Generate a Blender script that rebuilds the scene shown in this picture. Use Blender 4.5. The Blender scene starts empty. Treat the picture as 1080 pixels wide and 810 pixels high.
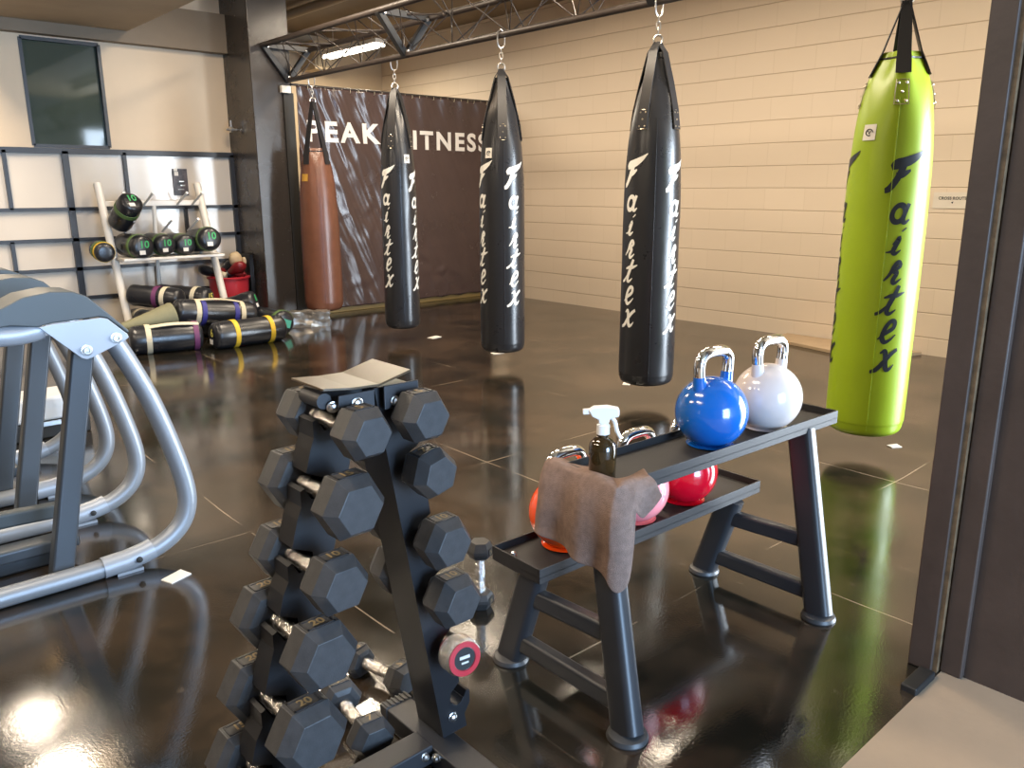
import bpy, bmesh, math, random
from mathutils import Vector as V, Matrix, noise
random.seed(7)
S = bpy.context.scene
COL = S.collection
PI = math.pi
R = math.radians

# ------------------------------------------------------------------ materials
def mat(name, col, rough=.5, metal=0., var=0., vscale=8., bump=0., bscale=60., rvar=0., spec=.5, coat=0., col2=None, emit=None, estr=1.):
    m = bpy.data.materials.new(name); m.use_nodes = True
    nt = m.node_tree; N = nt.nodes; L = nt.links
    b = N['Principled BSDF']
    c4 = (*col, 1)
    b.inputs['Base Color'].default_value = c4
    b.inputs['Roughness'].default_value = rough
    b.inputs['Metallic'].default_value = metal
    b.inputs['Specular IOR Level'].default_value = spec
    b.inputs['Coat Weight'].default_value = coat
    b.inputs['Coat Roughness'].default_value = .08
    tc = N.new('ShaderNodeTexCoord')
    if var > 0 or col2 or rvar:
        n = N.new('ShaderNodeTexNoise'); n.inputs['Scale'].default_value = vscale
        n.inputs['Detail'].default_value = 6; n.inputs['Roughness'].default_value = .6
        L.new(tc.outputs['Object'], n.inputs['Vector'])
        if var > 0 or col2:
            mx = N.new('ShaderNodeMix'); mx.data_type = 'RGBA'
            r = N.new('ShaderNodeValToRGB'); r.color_ramp.elements[0].position = .35; r.color_ramp.elements[1].position = .65
            L.new(n.outputs['Fac'], r.inputs['Fac'])
            L.new(r.outputs['Color'], mx.inputs['Factor'])
            o = col2 if col2 else tuple(max(0, x * (1 - var)) for x in col)
            mx.inputs['A'].default_value = c4; mx.inputs['B'].default_value = (*o, 1)
            L.new(mx.outputs['Result'], b.inputs['Base Color'])
        if rvar:
            mr = N.new('ShaderNodeMapRange'); mr.inputs['From Min'].default_value = .3; mr.inputs['From Max'].default_value = .7
            mr.inputs['To Min'].default_value = max(0, rough - rvar); mr.inputs['To Max'].default_value = min(1, rough + rvar)
            L.new(n.outputs['Fac'], mr.inputs['Value']); L.new(mr.outputs['Result'], b.inputs['Roughness'])
    if bump > 0:
        n2 = N.new('ShaderNodeTexNoise'); n2.inputs['Scale'].default_value = bscale; n2.inputs['Detail'].default_value = 4
        L.new(tc.outputs['Object'], n2.inputs['Vector'])
        bp = N.new('ShaderNodeBump'); bp.inputs['Strength'].default_value = bump; bp.inputs['Distance'].default_value = .01
        L.new(n2.outputs['Fac'], bp.inputs['Height']); L.new(bp.outputs['Normal'], b.inputs['Normal'])
    if emit:
        b.inputs['Emission Color'].default_value = (*emit, 1); b.inputs['Emission Strength'].default_value = estr
    return m

M = {}
M['cream'] = mat('cream_paint', (.60, .47, .33), .6, var=.06, vscale=2, bump=.05)
M['backwall'] = mat('far_wall_paint', (.60, .47, .32), .6, var=.06, vscale=2)
M['brown'] = mat('brown_ceiling_paint', (.44, .33, .21), .7, var=.12, vscale=2)
M['fascia'] = mat('fascia_paint', (.20, .15, .10), .7, var=.12, vscale=2)
M['tan_ceiling'] = mat('tan_ceiling_paint', (.25, .18, .105), .7, var=.15, vscale=2)
M['column'] = mat('dark_column_paint', (.050, .041, .035), .26, var=.2, vscale=3, rvar=.08)
M['jamb'] = mat('dark_jamb_paint', (.062, .042, .033), .55, var=.25, vscale=5, bump=.1, bscale=40)
M['jambseam'] = mat('bare_wood_seam', (.16, .10, .05), .7, var=.5, vscale=30)
M['beige_floor'] = mat('beige_concrete', (.42, .31, .21), .6, var=.1, vscale=3, bump=.05)
M['black_frame'] = mat('black_frame', (.020, .020, .024), .4)
M['panel'] = mat('white_gloss_panel', (.60, .535, .46), .14, var=.04, vscale=2, spec=.6, bump=.012, bscale=2.5)
M['white_metal'] = mat('white_powder_coat', (.72, .68, .62), .35)
M['rubber'] = mat('black_rubber', (.052, .051, .052), .44, var=.25, vscale=40, bump=.06, bscale=300)
M['label_ink'] = mat('rubber_label', (.24, .17, .08), .5)
M['satin_black'] = mat('satin_black_steel', (.028, .028, .031), .42, bump=.03, bscale=400)
M['shelf_black'] = mat('black_shelf_steel', (.024, .022, .022), .55, spec=.35)
M['post_shaded'] = mat('shaded_post_steel', (.012, .012, .014), .40, bump=.03, bscale=400)  # darker than the satin steel: shade on the posts is put into the colour
M['tray_wall_tint'] = mat('wall_reflection_plate', (.085, .058, .030), .30, spec=.6)  # black plate; the cream wall's reflection is tinted into its base colour
M['chrome'] = mat('chrome', (.86, .84, .82), .10, 1.)
M['chrome_handle'] = mat('knurled_chrome', (.80, .76, .72), .24, 1., bump=.4, bscale=500)
M['zinc'] = mat('zinc_bolt', (.7, .69, .67), .28, 1.)
M['leather_black'] = mat('black_leather', (.016, .017, .021), .30, var=.12, vscale=6, bump=.025, bscale=120, rvar=.05, spec=.6)
M['leather_green'] = mat('lime_leather', (.315, .455, .012), .36, var=.08, vscale=3, bump=.02, bscale=120)
M['leather_brown'] = mat('tan_leather', (.155, .060, .034), .34, var=.2, vscale=9, bump=.02, bscale=150)
M['strap_black'] = mat('black_webbing', (.012, .012, .015), .42)
M['strap_green'] = mat('lime_edge', (.36, .50, .02), .45)
M['ink_white'] = mat('white_print', (.78, .77, .72), .45)
M['ink_black'] = mat('dark_blue_print', (.010, .016, .024), .4)
M['tag_white'] = mat('white_tag', (.75, .72, .66), .6)
M['gold'] = mat('gold_patch', (.50, .27, .04), .45)
M['rivet'] = mat('rivet', (.55, .48, .36), .3, 1.)
M['banner'] = mat('dark_vinyl', (.072, .046, .043), .25, var=.15, vscale=3, rvar=.05)
M['banner_white'] = mat('white_vinyl_print', (.80, .76, .72), .45)
M['truss'] = mat('dark_truss_paint', (.040, .030, .026), .45, var=.2, vscale=10)
M['bracket'] = mat('black_bracket', (.018, .019, .022), .35)
M['silver'] = mat('silver_paint', (.26, .28, .31), .42, .35, bump=.01)
M['silver_plate'] = mat('silver_plate', (.33, .36, .41), .42, .3)
M['hood'] = mat('slate_plastic', (.052, .063, .070), .50, bump=.03, bscale=300)
M['machine_dark'] = mat('gunmetal_paint', (.055, .064, .076), .36, .2)
M['machine_white'] = mat('white_machine_plastic', (.70, .70, .70), .35)
M['blue'] = mat('blue_gloss', (.006, .105, .42), .16, coat=.5)
M['white_kb'] = mat('white_gloss', (.60, .52, .48), .18, coat=.4)
M['pink'] = mat('pink_gloss', (.88, .28, .30), .16, coat=.5)
M['red'] = mat('red_gloss', (.60, .004, .020), .14, coat=.5)
M['orange'] = mat('orange_gloss', (.85, .085, .008), .16, coat=.5)
M['towel'] = mat('taupe_towel', (.30, .205, .165), .95, var=.22, vscale=60, bump=.6, bscale=500, spec=.1)
M['trigger'] = mat('white_nozzle', (.82, .80, .77), .35)
M['red_plastic'] = mat('red_plastic', (.50, .030, .045), .35)
M['olive'] = mat('olive_canvas', (.20, .19, .11), .75, var=.15, vscale=10)
M['web_white'] = mat('cream_webbing', (.58, .52, .38), .7)
M['web_yellow'] = mat('yellow_webbing', (.72, .46, .03), .6)
M['web_green'] = mat('green_webbing', (.10, .17, .05), .6)
M['web_purple'] = mat('purple_webbing', (.13, .03, .10), .6)
M['web_blue'] = mat('blue_webbing', (.03, .03, .22), .6)
M['num_green'] = mat('green_number', (.05, .38, .12), .5)
M['num_yellow'] = mat('yellow_number', (.75, .66, .15), .5)
M['num_teal'] = mat('teal_label', (.05, .30, .20), .5)
M['foil'] = mat('silver_wrap', (.42, .39, .35), .30, .6, var=.4, vscale=10)
M['paper'] = mat('paper', (.66, .60, .52), .7)
M['poster'] = mat('dark_poster', (.014, .020, .028), .35, col2=(.12, .10, .11), vscale=12)
M['board'] = mat('tan_board', (.40, .29, .18), .6, var=.1)
M['kerb'] = mat('ochre_kerb', (.30, .20, .065), .55, var=.15)
M['dark_red'] = mat('dark_red_leather', (.22, .012, .015), .4)
M['glove_tan'] = mat('tan_glove', (.62, .47, .28), .55)
M['pipe'] = mat('tan_pipe', (.30, .21, .11), .5)
M['duct'] = mat('beige_duct', (.55, .44, .29), .6)
M['lamp'] = mat('lamp_tube', (.9, .9, .9), .4, emit=(1., .93, .80), estr=9.)
M['plinth_black'] = mat('black_rubber_edge', (.012, .011, .010), .6)

m = bpy.data.materials.new('brown_bottle_glass'); m.use_nodes = True
b = m.node_tree.nodes['Principled BSDF']
b.inputs['Base Color'].default_value = (.045, .026, .008, 1); b.inputs['Roughness'].default_value = .06
b.inputs['Transmission Weight'].default_value = .35; b.inputs['Coat Weight'].default_value = .5
M['amber'] = m
m = bpy.data.materials.new('smoked_window_glass'); m.use_nodes = True
b = m.node_tree.nodes['Principled BSDF']
b.inputs['Base Color'].default_value = (.045, .060, .046, 1); b.inputs['Roughness'].default_value = .05
b.inputs['Specular IOR Level'].default_value = .8
M['dark_glass'] = m

def block_wall():
    m = bpy.data.materials.new('painted_block'); m.use_nodes = True
    nt = m.node_tree; N = nt.nodes; L = nt.links; b = N['Principled BSDF']
    tc = N.new('ShaderNodeTexCoord'); sp = N.new('ShaderNodeSeparateXYZ'); cb = N.new('ShaderNodeCombineXYZ')
    L.new(tc.outputs['Object'], sp.inputs[0])
    ad = N.new('ShaderNodeMath'); ad.operation = 'ADD'; ad.inputs[1].default_value = .05
    L.new(sp.outputs['Z'], ad.inputs[0])
    L.new(sp.outputs['Y'], cb.inputs['X']); L.new(ad.outputs[0], cb.inputs['Y'])
    br = N.new('ShaderNodeTexBrick')
    br.inputs['Scale'].default_value = 1.; br.inputs['Brick Width'].default_value = .4; br.inputs['Row Height'].default_value = .2
    br.inputs['Mortar Size'].default_value = .0035; br.inputs['Mortar Smooth'].default_value = .6
    br.inputs['Color1'].default_value = (.68, .57, .45, 1); br.inputs['Color2'].default_value = (.665, .555, .435, 1)
    br.inputs['Mortar'].default_value = (.655, .545, .425, 1); br.inputs['Bias'].default_value = 0
    # let the vertical joints wander a little as hand-laid blocks do
    nz = N.new('ShaderNodeTexNoise'); nz.inputs['Scale'].default_value = 1.3
    L.new(tc.outputs['Object'], nz.inputs['Vector'])
    vm = N.new('ShaderNodeVectorMath'); vm.operation = 'SCALE'; vm.inputs['Scale'].default_value = .012
    L.new(nz.outputs['Color'], vm.inputs[0])
    va = N.new('ShaderNodeVectorMath'); L.new(cb.outputs[0], va.inputs[0]); L.new(vm.outputs[0], va.inputs[1])
    L.new(va.outputs[0], br.inputs['Vector'])
    az = N.new('ShaderNodeSeparateXYZ'); L.new(va.outputs[0], az.inputs[0])
    pp = N.new('ShaderNodeMath'); pp.operation = 'PINGPONG'; pp.inputs[1].default_value = .1; L.new(az.outputs['Y'], pp.inputs[0])
    hr = N.new('ShaderNodeMapRange'); hr.inputs['From Min'].default_value = .0015; hr.inputs['From Max'].default_value = .0055
    hr.inputs['To Min'].default_value = 1; hr.inputs['To Max'].default_value = 0; L.new(pp.outputs[0], hr.inputs['Value'])
    vv = N.new('ShaderNodeMath'); vv.operation = 'MULTIPLY'; vv.inputs[1].default_value = .22; L.new(br.outputs['Fac'], vv.inputs[0])
    jt = N.new('ShaderNodeMath'); jt.operation = 'MAXIMUM'; L.new(hr.outputs['Result'], jt.inputs[0]); L.new(vv.outputs[0], jt.inputs[1])
    jm = N.new('ShaderNodeMix'); jm.data_type = 'RGBA'; L.new(jt.outputs[0], jm.inputs['Factor'])
    L.new(br.outputs['Color'], jm.inputs['A']); jm.inputs['B'].default_value = (.48, .375, .27, 1)
    L.new(jm.outputs['Result'], b.inputs['Base Color'])
    b.inputs['Roughness'].default_value = .55
    n2 = N.new('ShaderNodeTexNoise'); n2.inputs['Scale'].default_value = 90; n2.inputs['Detail'].default_value = 3
    L.new(tc.outputs['Object'], n2.inputs['Vector'])
    mm = N.new('ShaderNodeMath'); mm.operation = 'MULTIPLY_ADD'; mm.inputs[1].default_value = -1.; 
    mu = N.new('ShaderNodeMath'); mu.operation = 'MULTIPLY'; mu.inputs[1].default_value = .18
    L.new(n2.outputs['Fac'], mu.inputs[0]); L.new(jt.outputs[0], mm.inputs[0]); L.new(mu.outputs[0], mm.inputs[2])
    bp = N.new('ShaderNodeBump'); bp.inputs['Strength'].default_value = .55; bp.inputs['Distance'].default_value = .006
    L.new(mm.outputs[0], bp.inputs['Height']); L.new(bp.outputs['Normal'], b.inputs['Normal'])
    return m
M['block'] = block_wall()

def gym_floor():
    m = bpy.data.materials.new('glossy_dark_floor'); m.use_nodes = True
    nt = m.node_tree; N = nt.nodes; L = nt.links; b = N['Principled BSDF']
    tc = N.new('ShaderNodeTexCoord'); sp = N.new('ShaderNodeSeparateXYZ'); L.new(tc.outputs['Object'], sp.inputs[0])
    def seam(out, off, pitch, w):
        a = N.new('ShaderNodeMath'); a.operation = 'SUBTRACT'; a.inputs[1].default_value = off; L.new(out, a.inputs[0])
        p = N.new('ShaderNodeMath'); p.operation = 'PINGPONG'; p.inputs[1].default_value = pitch / 2; L.new(a.outputs[0], p.inputs[0])
        l = N.new('ShaderNodeMath'); l.operation = 'LESS_THAN'; l.inputs[1].default_value = w; L.new(p.outputs[0], l.inputs[0])
        return l.outputs[0]
    wob = N.new('ShaderNodeTexNoise'); wob.inputs['Scale'].default_value = 1.1; L.new(tc.outputs['Object'], wob.inputs['Vector'])
    wm = N.new('ShaderNodeMath'); wm.operation = 'MULTIPLY'; wm.inputs[1].default_value = .05; L.new(wob.outputs['Fac'], wm.inputs[0])
    xa = N.new('ShaderNodeMath'); L.new(sp.outputs['X'], xa.inputs[0]); L.new(wm.outputs[0], xa.inputs[1])
    ya = N.new('ShaderNodeMath'); L.new(sp.outputs['Y'], ya.inputs[0]); L.new(wm.outputs[0], ya.inputs[1])
    s1 = seam(xa.outputs[0], 2.505, 1.25, .0030); s2 = seam(ya.outputs[0], 1.505, 1.5, .0030)
    mx = N.new('ShaderNodeMath'); mx.operation = 'MAXIMUM'; L.new(s1, mx.inputs[0]); L.new(s2, mx.inputs[1])
    gap = N.new('ShaderNodeTexNoise'); gap.inputs['Scale'].default_value = 2.2; gap.inputs['Detail'].default_value = 5; L.new(tc.outputs['Object'], gap.inputs['Vector'])
    gr = N.new('ShaderNodeValToRGB'); gr.color_ramp.elements[0].position = .47; gr.color_ramp.elements[1].position = .62; L.new(gap.outputs['Fac'], gr.inputs['Fac'])
    sm = N.new('ShaderNodeMath'); sm.operation = 'MULTIPLY'; L.new(mx.outputs[0], sm.inputs[0]); L.new(gr.outputs['Color'], sm.inputs[1])
    n = N.new('ShaderNodeTexNoise'); n.inputs['Scale'].default_value = 1.7; n.inputs['Detail'].default_value = 8; n.inputs['Roughness'].default_value = .65
    L.new(tc.outputs['Object'], n.inputs['Vector'])
    r = N.new('ShaderNodeValToRGB')
    r.color_ramp.elements[0].position = .42; r.color_ramp.elements[0].color = (.010, .0095, .007, 1)
    r.color_ramp.elements[1].position = .64; r.color_ramp.elements[1].color = (.046, .031, .020, 1)
    L.new(n.outputs['Fac'], r.inputs['Fac'])
    # worn, scuffed flecks
    f = N.new('ShaderNodeTexNoise'); f.inputs['Scale'].default_value = 9; f.inputs['Detail'].default_value = 8; f.inputs['Roughness'].default_value = .72
    L.new(tc.outputs['Object'], f.inputs['Vector'])
    fr = N.new('ShaderNodeValToRGB'); fr.color_ramp.elements[0].position = .63; fr.color_ramp.elements[1].position = .73
    L.new(f.outputs['Fac'], fr.inputs['Fac'])
    m1 = N.new('ShaderNodeMix'); m1.data_type = 'RGBA'; L.new(fr.outputs['Color'], m1.inputs['Factor']); L.new(r.outputs['Color'], m1.inputs['A']); m1.inputs['B'].default_value = (.11, .085, .06, 1)
    m2 = N.new('ShaderNodeMix'); m2.data_type = 'RGBA'; L.new(sm.outputs[0], m2.inputs['Factor']); L.new(m1.outputs['Result'], m2.inputs['A']); m2.inputs['B'].default_value = (.26, .20, .14, 1)
    L.new(m2.outputs['Result'], b.inputs['Base Color'])
    n3 = N.new('ShaderNodeTexNoise'); n3.inputs['Scale'].default_value = 2.6; n3.inputs['Detail'].default_value = 7; L.new(tc.outputs['Object'], n3.inputs['Vector'])
    mr = N.new('ShaderNodeMapRange'); mr.inputs['From Min'].default_value = .35; mr.inputs['From Max'].default_value = .68
    mr.inputs['To Min'].default_value = .06; mr.inputs['To Max'].default_value = .17
    L.new(n3.outputs['Fac'], mr.inputs['Value']); L.new(mr.outputs['Result'], b.inputs['Roughness'])
    b.inputs['Specular IOR Level'].default_value = .5
    b.inputs['IOR'].default_value = 1.98
    n2 = N.new('ShaderNodeTexNoise'); n2.inputs['Scale'].default_value = 130; n2.inputs['Detail'].default_value = 2
    L.new(tc.outputs['Object'], n2.inputs['Vector'])
    n4 = N.new('ShaderNodeTexNoise'); n4.inputs['Scale'].default_value = 7; n4.inputs['Detail'].default_value = 3; L.new(tc.outputs['Object'], n4.inputs['Vector'])
    mm = N.new('ShaderNodeMath'); mm.operation = 'MULTIPLY_ADD'; mm.inputs[1].default_value = 1.0
    L.new(n4.outputs['Fac'], mm.inputs[0]); L.new(n2.outputs['Fac'], mm.inputs[2])
    bp = N.new('ShaderNodeBump'); bp.inputs['Strength'].default_value = .10; bp.inputs['Distance'].default_value = .0016
    L.new(mm.outputs[0], bp.inputs['Height']); L.new(bp.outputs['Normal'], b.inputs['Normal'])
    return m
M['floor'] = gym_floor()

# ------------------------------------------------------------------ mesh helpers
I4 = Matrix.Identity(4)
def nb(): return bmesh.new()
def box(bm, c, s, mx=I4):
    t = mx @ Matrix.Translation(V(c)) @ Matrix.Diagonal((s[0], s[1], s[2], 1))
    bmesh.ops.create_cube(bm, size=1, matrix=t); return bm
def frame(z, x=None):
    z = V(z).normalized()
    x = V(x) if x is not None else (V((0, 0, 1)) if abs(z.z) < .95 else V((1, 0, 0)))
    y = z.cross(x).normalized(); x = y.cross(z).normalized()
    m = Matrix.Identity(4)
    for i in range(3): m[i][0] = x[i]; m[i][1] = y[i]; m[i][2] = z[i]
    return m
def bar(bm, a, b, w, h, up=(0, 0, 1), n=0):
    """rectangular bar from a to b: h along up, w sideways"""
    a, b = V(a), V(b); d = b - a
    mx = Matrix.Translation((a + b) / 2) @ frame(d, up)
    box(bm, (0, 0, 0), (h, w, d.length), mx); return bm
def ring_faces(bm, rings, closed=True, caps=True, loop=False):
    n = len(rings[0])
    cnt = len(rings)
    for i in range(cnt if loop else cnt - 1):
        p, q = rings[i], rings[(i + 1) % cnt]
        for j in range(n if closed else n - 1):
            k = (j + 1) % n
            try: bm.faces.new((p[j], p[k], q[k], q[j]))
            except ValueError: pass
    if caps and not loop and closed:
        for r in (rings[0][::-1], rings[-1]):
            try: bm.faces.new(r)
            except ValueError: pass
def tube(bm, pts, r, n=12, caps=True, loop=False, sx=1., up=None):
    pts = [V(p) for p in pts]; k = len(pts)
    rs = r if isinstance(r, (list, tuple)) else [r] * k
    def tan(i):
        if loop: return (pts[(i + 1) % k] - pts[i - 1]).normalized()
        return (pts[min(i + 1, k - 1)] - pts[max(i - 1, 0)]).normalized()
    t0 = tan(0); x = frame(t0, up).to_3x3() @ V((1, 0, 0)); rings = []
    for i in range(k):
        t = tan(i); x = (x - t * x.dot(t)).normalized(); y = t.cross(x)
        rings.append([bm.verts.new(pts[i] + (x * math.cos(2 * PI * j / n) * sx + y * math.sin(2 * PI * j / n)) * rs[i]) for j in range(n)])
    ring_faces(bm, rings, True, caps, loop); return bm
def cat(pts, sub=6, loop=False):
    pts = [V(p) for p in pts]; out = []; k = len(pts)
    for i in range(k if loop else k - 1):
        if loop: p0, p1, p2, p3 = pts[i - 1], pts[i], pts[(i + 1) % k], pts[(i + 2) % k]
        else: p0, p1, p2, p3 = pts[max(i - 1, 0)], pts[i], pts[i + 1], pts[min(i + 2, k - 1)]
        for s in range(sub):
            t = s / sub
            out.append(.5 * ((2 * p1) + (p2 - p0) * t + (2 * p0 - 5 * p1 + 4 * p2 - p3) * t * t + (3 * p1 - p0 - 3 * p2 + p3) * t ** 3))
    if not loop: out.append(pts[-1])
    return out
def lathe(bm, prof, n=32, mx=I4, caps=True):
    rings = [[bm.verts.new(mx @ V((r * math.cos(2 * PI * j / n), r * math.sin(2 * PI * j / n), z))) for j in range(n)] for r, z in prof]
    ring_faces(bm, rings, True, caps); return bm
def prism(bm, poly, t0, t1, mx=I4):
    """polygon in local XY extruded along local Z"""
    a = [bm.verts.new(mx @ V((x, y, t0))) for x, y in poly]; b = [bm.verts.new(mx @ V((x, y, t1))) for x, y in poly]
    ring_faces(bm, [a, b]); return bm
XZ = Matrix(((1, 0, 0, 0), (0, 0, 1, 0), (0, 1, 0, 0), (0, 0, 0, 1)))     # local (x,y,t) -> world (x,t,z=y)
def fin(name, bm, material, parent=None, smooth=35, bevel=0., sub=0, solid=0., loc=None):
    bmesh.ops.recalc_face_normals(bm, faces=bm.faces)
    me = bpy.data.meshes.new(name); bm.to_mesh(me); bm.free()
    me.materials.append(M[material] if isinstance(material, str) else material)
    if smooth:
        for p in me.polygons: p.use_smooth = True
        me.set_sharp_from_angle(angle=R(smooth))
    o = bpy.data.objects.new(name, me); COL.objects.link(o)
    if parent: o.parent = parent
    if loc is not None: o.location = loc
    if bevel:
        md = o.modifiers.new('bevel', 'BEVEL'); md.width = bevel; md.segments = 2; md.limit_method = 'ANGLE'; md.angle_limit = R(40)
        md.harden_normals = True
    if solid:
        md = o.modifiers.new('solid', 'SOLIDIFY'); md.thickness = solid; md.offset = 0
    if sub:
        md = o.modifiers.new('sub', 'SUBSURF'); md.levels = sub; md.render_levels = sub
    return o
def tag(o, label, catg, group=None):
    o['label'] = label; o['category'] = catg
    if group: o['group'] = group
    return o
def thing(name, label, catg, loc=(0, 0, 0), rz=0, group=None, rot=None):
    o = bpy.data.objects.new(name, None); COL.objects.link(o); o.empty_display_size = .05
    o.location = loc; o.rotation_euler = rot if rot is not None else (0, 0, rz)
    return tag(o, label, catg, group)
def struct(name, bm, material, parent=None, **k):
    o = fin(name, bm, material, parent, **k)
    if not parent: o['kind'] = 'structure'
    return o
def text_mesh(body, size, offset=0., spacing=1., depth=0., res=3):
    c = bpy.data.curves.new('t', 'FONT'); c.body = body; c.size = size; c.offset = offset; c.space_character = spacing
    c.align_x = 'CENTER'; c.align_y = 'CENTER'; c.extrude = depth; c.resolution_u = res
    o = bpy.data.objects.new('t', c); COL.objects.link(o)
    dg = bpy.context.evaluated_depsgraph_get(); me = bpy.data.meshes.new_from_object(o.evaluated_get(dg))
    bpy.data.objects.remove(o); bpy.data.curves.remove(c)
    bm = bmesh.new(); bm.from_mesh(me); bpy.data.meshes.remove(me); return bm

# ------------------------------------------------------------------ camera
F_PX = 849.335
pit, yaw, rol = R(13.65685), R(41.66496), R(-.1894)
fw = V((math.sin(yaw) * math.cos(pit), math.cos(yaw) * math.cos(pit), -math.sin(pit)))
r0 = V((math.cos(yaw), -math.sin(yaw), 0)); u0 = r0.cross(fw)
cr = math.cos(rol) * r0 + math.sin(rol) * u0; cu = -math.sin(rol) * r0 + math.cos(rol) * u0
cam = bpy.data.cameras.new('camera'); co = bpy.data.objects.new('camera', cam); COL.objects.link(co)
mw = Matrix.Identity(4)
for i in range(3): mw[i][0] = cr[i]; mw[i][1] = cu[i]; mw[i][2] = -fw[i]
mw.translation = V((0, 0, 1.35)); co.matrix_world = mw
cam.sensor_width = 36; cam.lens = 36 * F_PX / 1080; cam.clip_start = .02
S.camera = co

# ------------------------------------------------------------------ room shell
WX = 6.9
struct('floor', box(nb(), (1.5, 5.857, -.05), (11, 10.285, .1)), 'floor', smooth=0)
bm = nb()
for p in ((-4, -4), ): pass
box(bm, (-.85, -1.643, -.05), (6.3, 4.715, .1))
struct('floor_entrance', bm, 'beige_floor', smooth=0)
struct('floor_beside', box(nb(), (4.65, -1.643, -.051), (4.7, 4.715, .1)), 'floor', smooth=0)
struct('wall_right', box(nb(), (WX + .1, 5.5, 1.75), (.2, 11.4, 3.5)), 'block', smooth=0)
struct('wall_far', box(nb(), (5.3, 10.7, 1.75), (3.4, .2, 3.5)), 'backwall', smooth=0)
struct('wall_left', box(nb(), (-4.1, 3.2, 1.75), (.2, 14.5, 3.5)), 'fascia', smooth=0)
# back wall with an opening for the interior window
PY = 8.63; wx0, wx1, wz0, wz1 = 1.84, 2.49, 1.745, 2.672
bm = nb()
def wallpiece(x0, x1, z0, z1): box(bm, ((x0 + x1) / 2, PY + .1, (z0 + z1) / 2), (x1 - x0, .2, z1 - z0))
wallpiece(-4, wx0, 0, 3.5); wallpiece(wx1, 3.9, 0, 3.5); wallpiece(wx0, wx1, 0, wz0); wallpiece(wx0, wx1, wz1, 3.5)
struct('wall_back', bm, 'cream', smooth=0)
fr = nb()
for a, b_ in (((wx0 - .0, PY + .03, wz0), (wx0, PY + .03, wz1)), ((wx1, PY + .03, wz0), (wx1, PY + .03, wz1))):
    bar(fr, a, b_, .03, .07, (0, 1, 0))
for z in (wz0, wz1): bar(fr, (wx0, PY + .03, z), (wx1, PY + .03, z), .03, .07, (0, 1, 0))
wf = struct('window_1', fr, 'black_frame', smooth=0)
struct('window_pane', box(nb(), ((wx0 + wx1) / 2, PY + .05, (wz0 + wz1) / 2), (wx1 - wx0, .012, wz1 - wz0)), 'dark_glass', wf, smooth=0)
# soffit and beams
struct('ceiling', box(nb(), (1.4, 3.5, 3.43), (11.2, 14.6, .1)), 'tan_ceiling', smooth=0)
struct('trim_1', box(nb(), (-.15, PY - .06, 2.885), (7.70, .12, .37)), 'fascia', smooth=0)
struct('beam', box(nb(), (1.98, 4.25, 3.09), (1.5, 8.5, .58)), 'brown', smooth=0, bevel=.01)
struct('column', box(nb(), (3.905, 8.32, 1.69), (.43, .64, 3.38)), 'column', smooth=0, bevel=.012)
struct('trim_3', box(nb(), (4.065, 7.985, 1.15), (.11, .02, 2.3)), 'plinth_black', smooth=0)
struct('trim_2', box(nb(), (5.48, 8.06, .045), (2.72, .08, .09)), 'kerb', smooth=0, bevel=.006)
# doorway jamb on the right, in front of the gym
struct('wall_partition', box(nb(), (2.42, -1.66, 1.75), (.25, 4.64, 3.5)), 'jamb', smooth=0)
bm = nb(); box(bm, (2.355, .765, 1.7), (.21, .065, 3.4)); jb = struct('door_1', bm, 'jamb', smooth=0, bevel=.004)
box_ = nb(); box(box_, (2.36, .7265, 1.7), (.20, .012, 3.4)); struct('seam_strip', box_, 'jambseam', jb, smooth=0)
box_ = nb(); box(box_, (2.37, .69, 1.7), (.19, .06, 3.4)); struct('inner_jamb', box_, 'jamb', jb, smooth=0, bevel=.006)
struct('threshold_edge', box(nb(), (2.17, .735, .005), (.13, .045, .03)), 'plinth_black', jb, smooth=0, bevel=.006)

# panelled lower wall: black grid with white glossy panes
TZ = 1.70; y_ = PY - .02
pf = nb()
def hbar(z, x0=-1., x1=3.69, w=.032): box(pf, ((x0 + x1) / 2, y_ - .012, z), (x1 - x0, .06, w))
def vbar(x, z0, z1, w=.032): box(pf, (x, y_ - .012, (z0 + z1) / 2), (w, .06, z1 - z0))
rows = [.03, .33, .61, .888, 1.173, TZ]
hbar(TZ, w=.05)
for z in rows[:-1]: hbar(z)
vbar(3.672, 0, TZ, .045); vbar(2.075, 0, TZ, .055); vbar(-.98, 0, TZ)
rowsv = {4: [.05, .75, 1.58, 2.597], 3: [.4, 1.2, 3.14], 2: [.8, 1.545], 1: [.3, 1.2, 2.8], 0: [.6, 1.4, 2.9]}
for k, xs in rowsv.items():
    for x in xs: vbar(x, rows[k], rows[k + 1])
pw = struct('panel_wall', pf, 'black_frame', smooth=0)
for k in range(5):
    xs = sorted([-.98, 2.075, 3.672] + rowsv[k])
    for a, b_ in zip(xs, xs[1:]):
        struct('panel', box(nb(), ((a + b_) / 2, y_ + .004, (rows[k] + rows[k + 1]) / 2), (b_ - a - .02, .016, rows[k + 1] - rows[k] - .02)), 'panel', pw, smooth=0)

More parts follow.
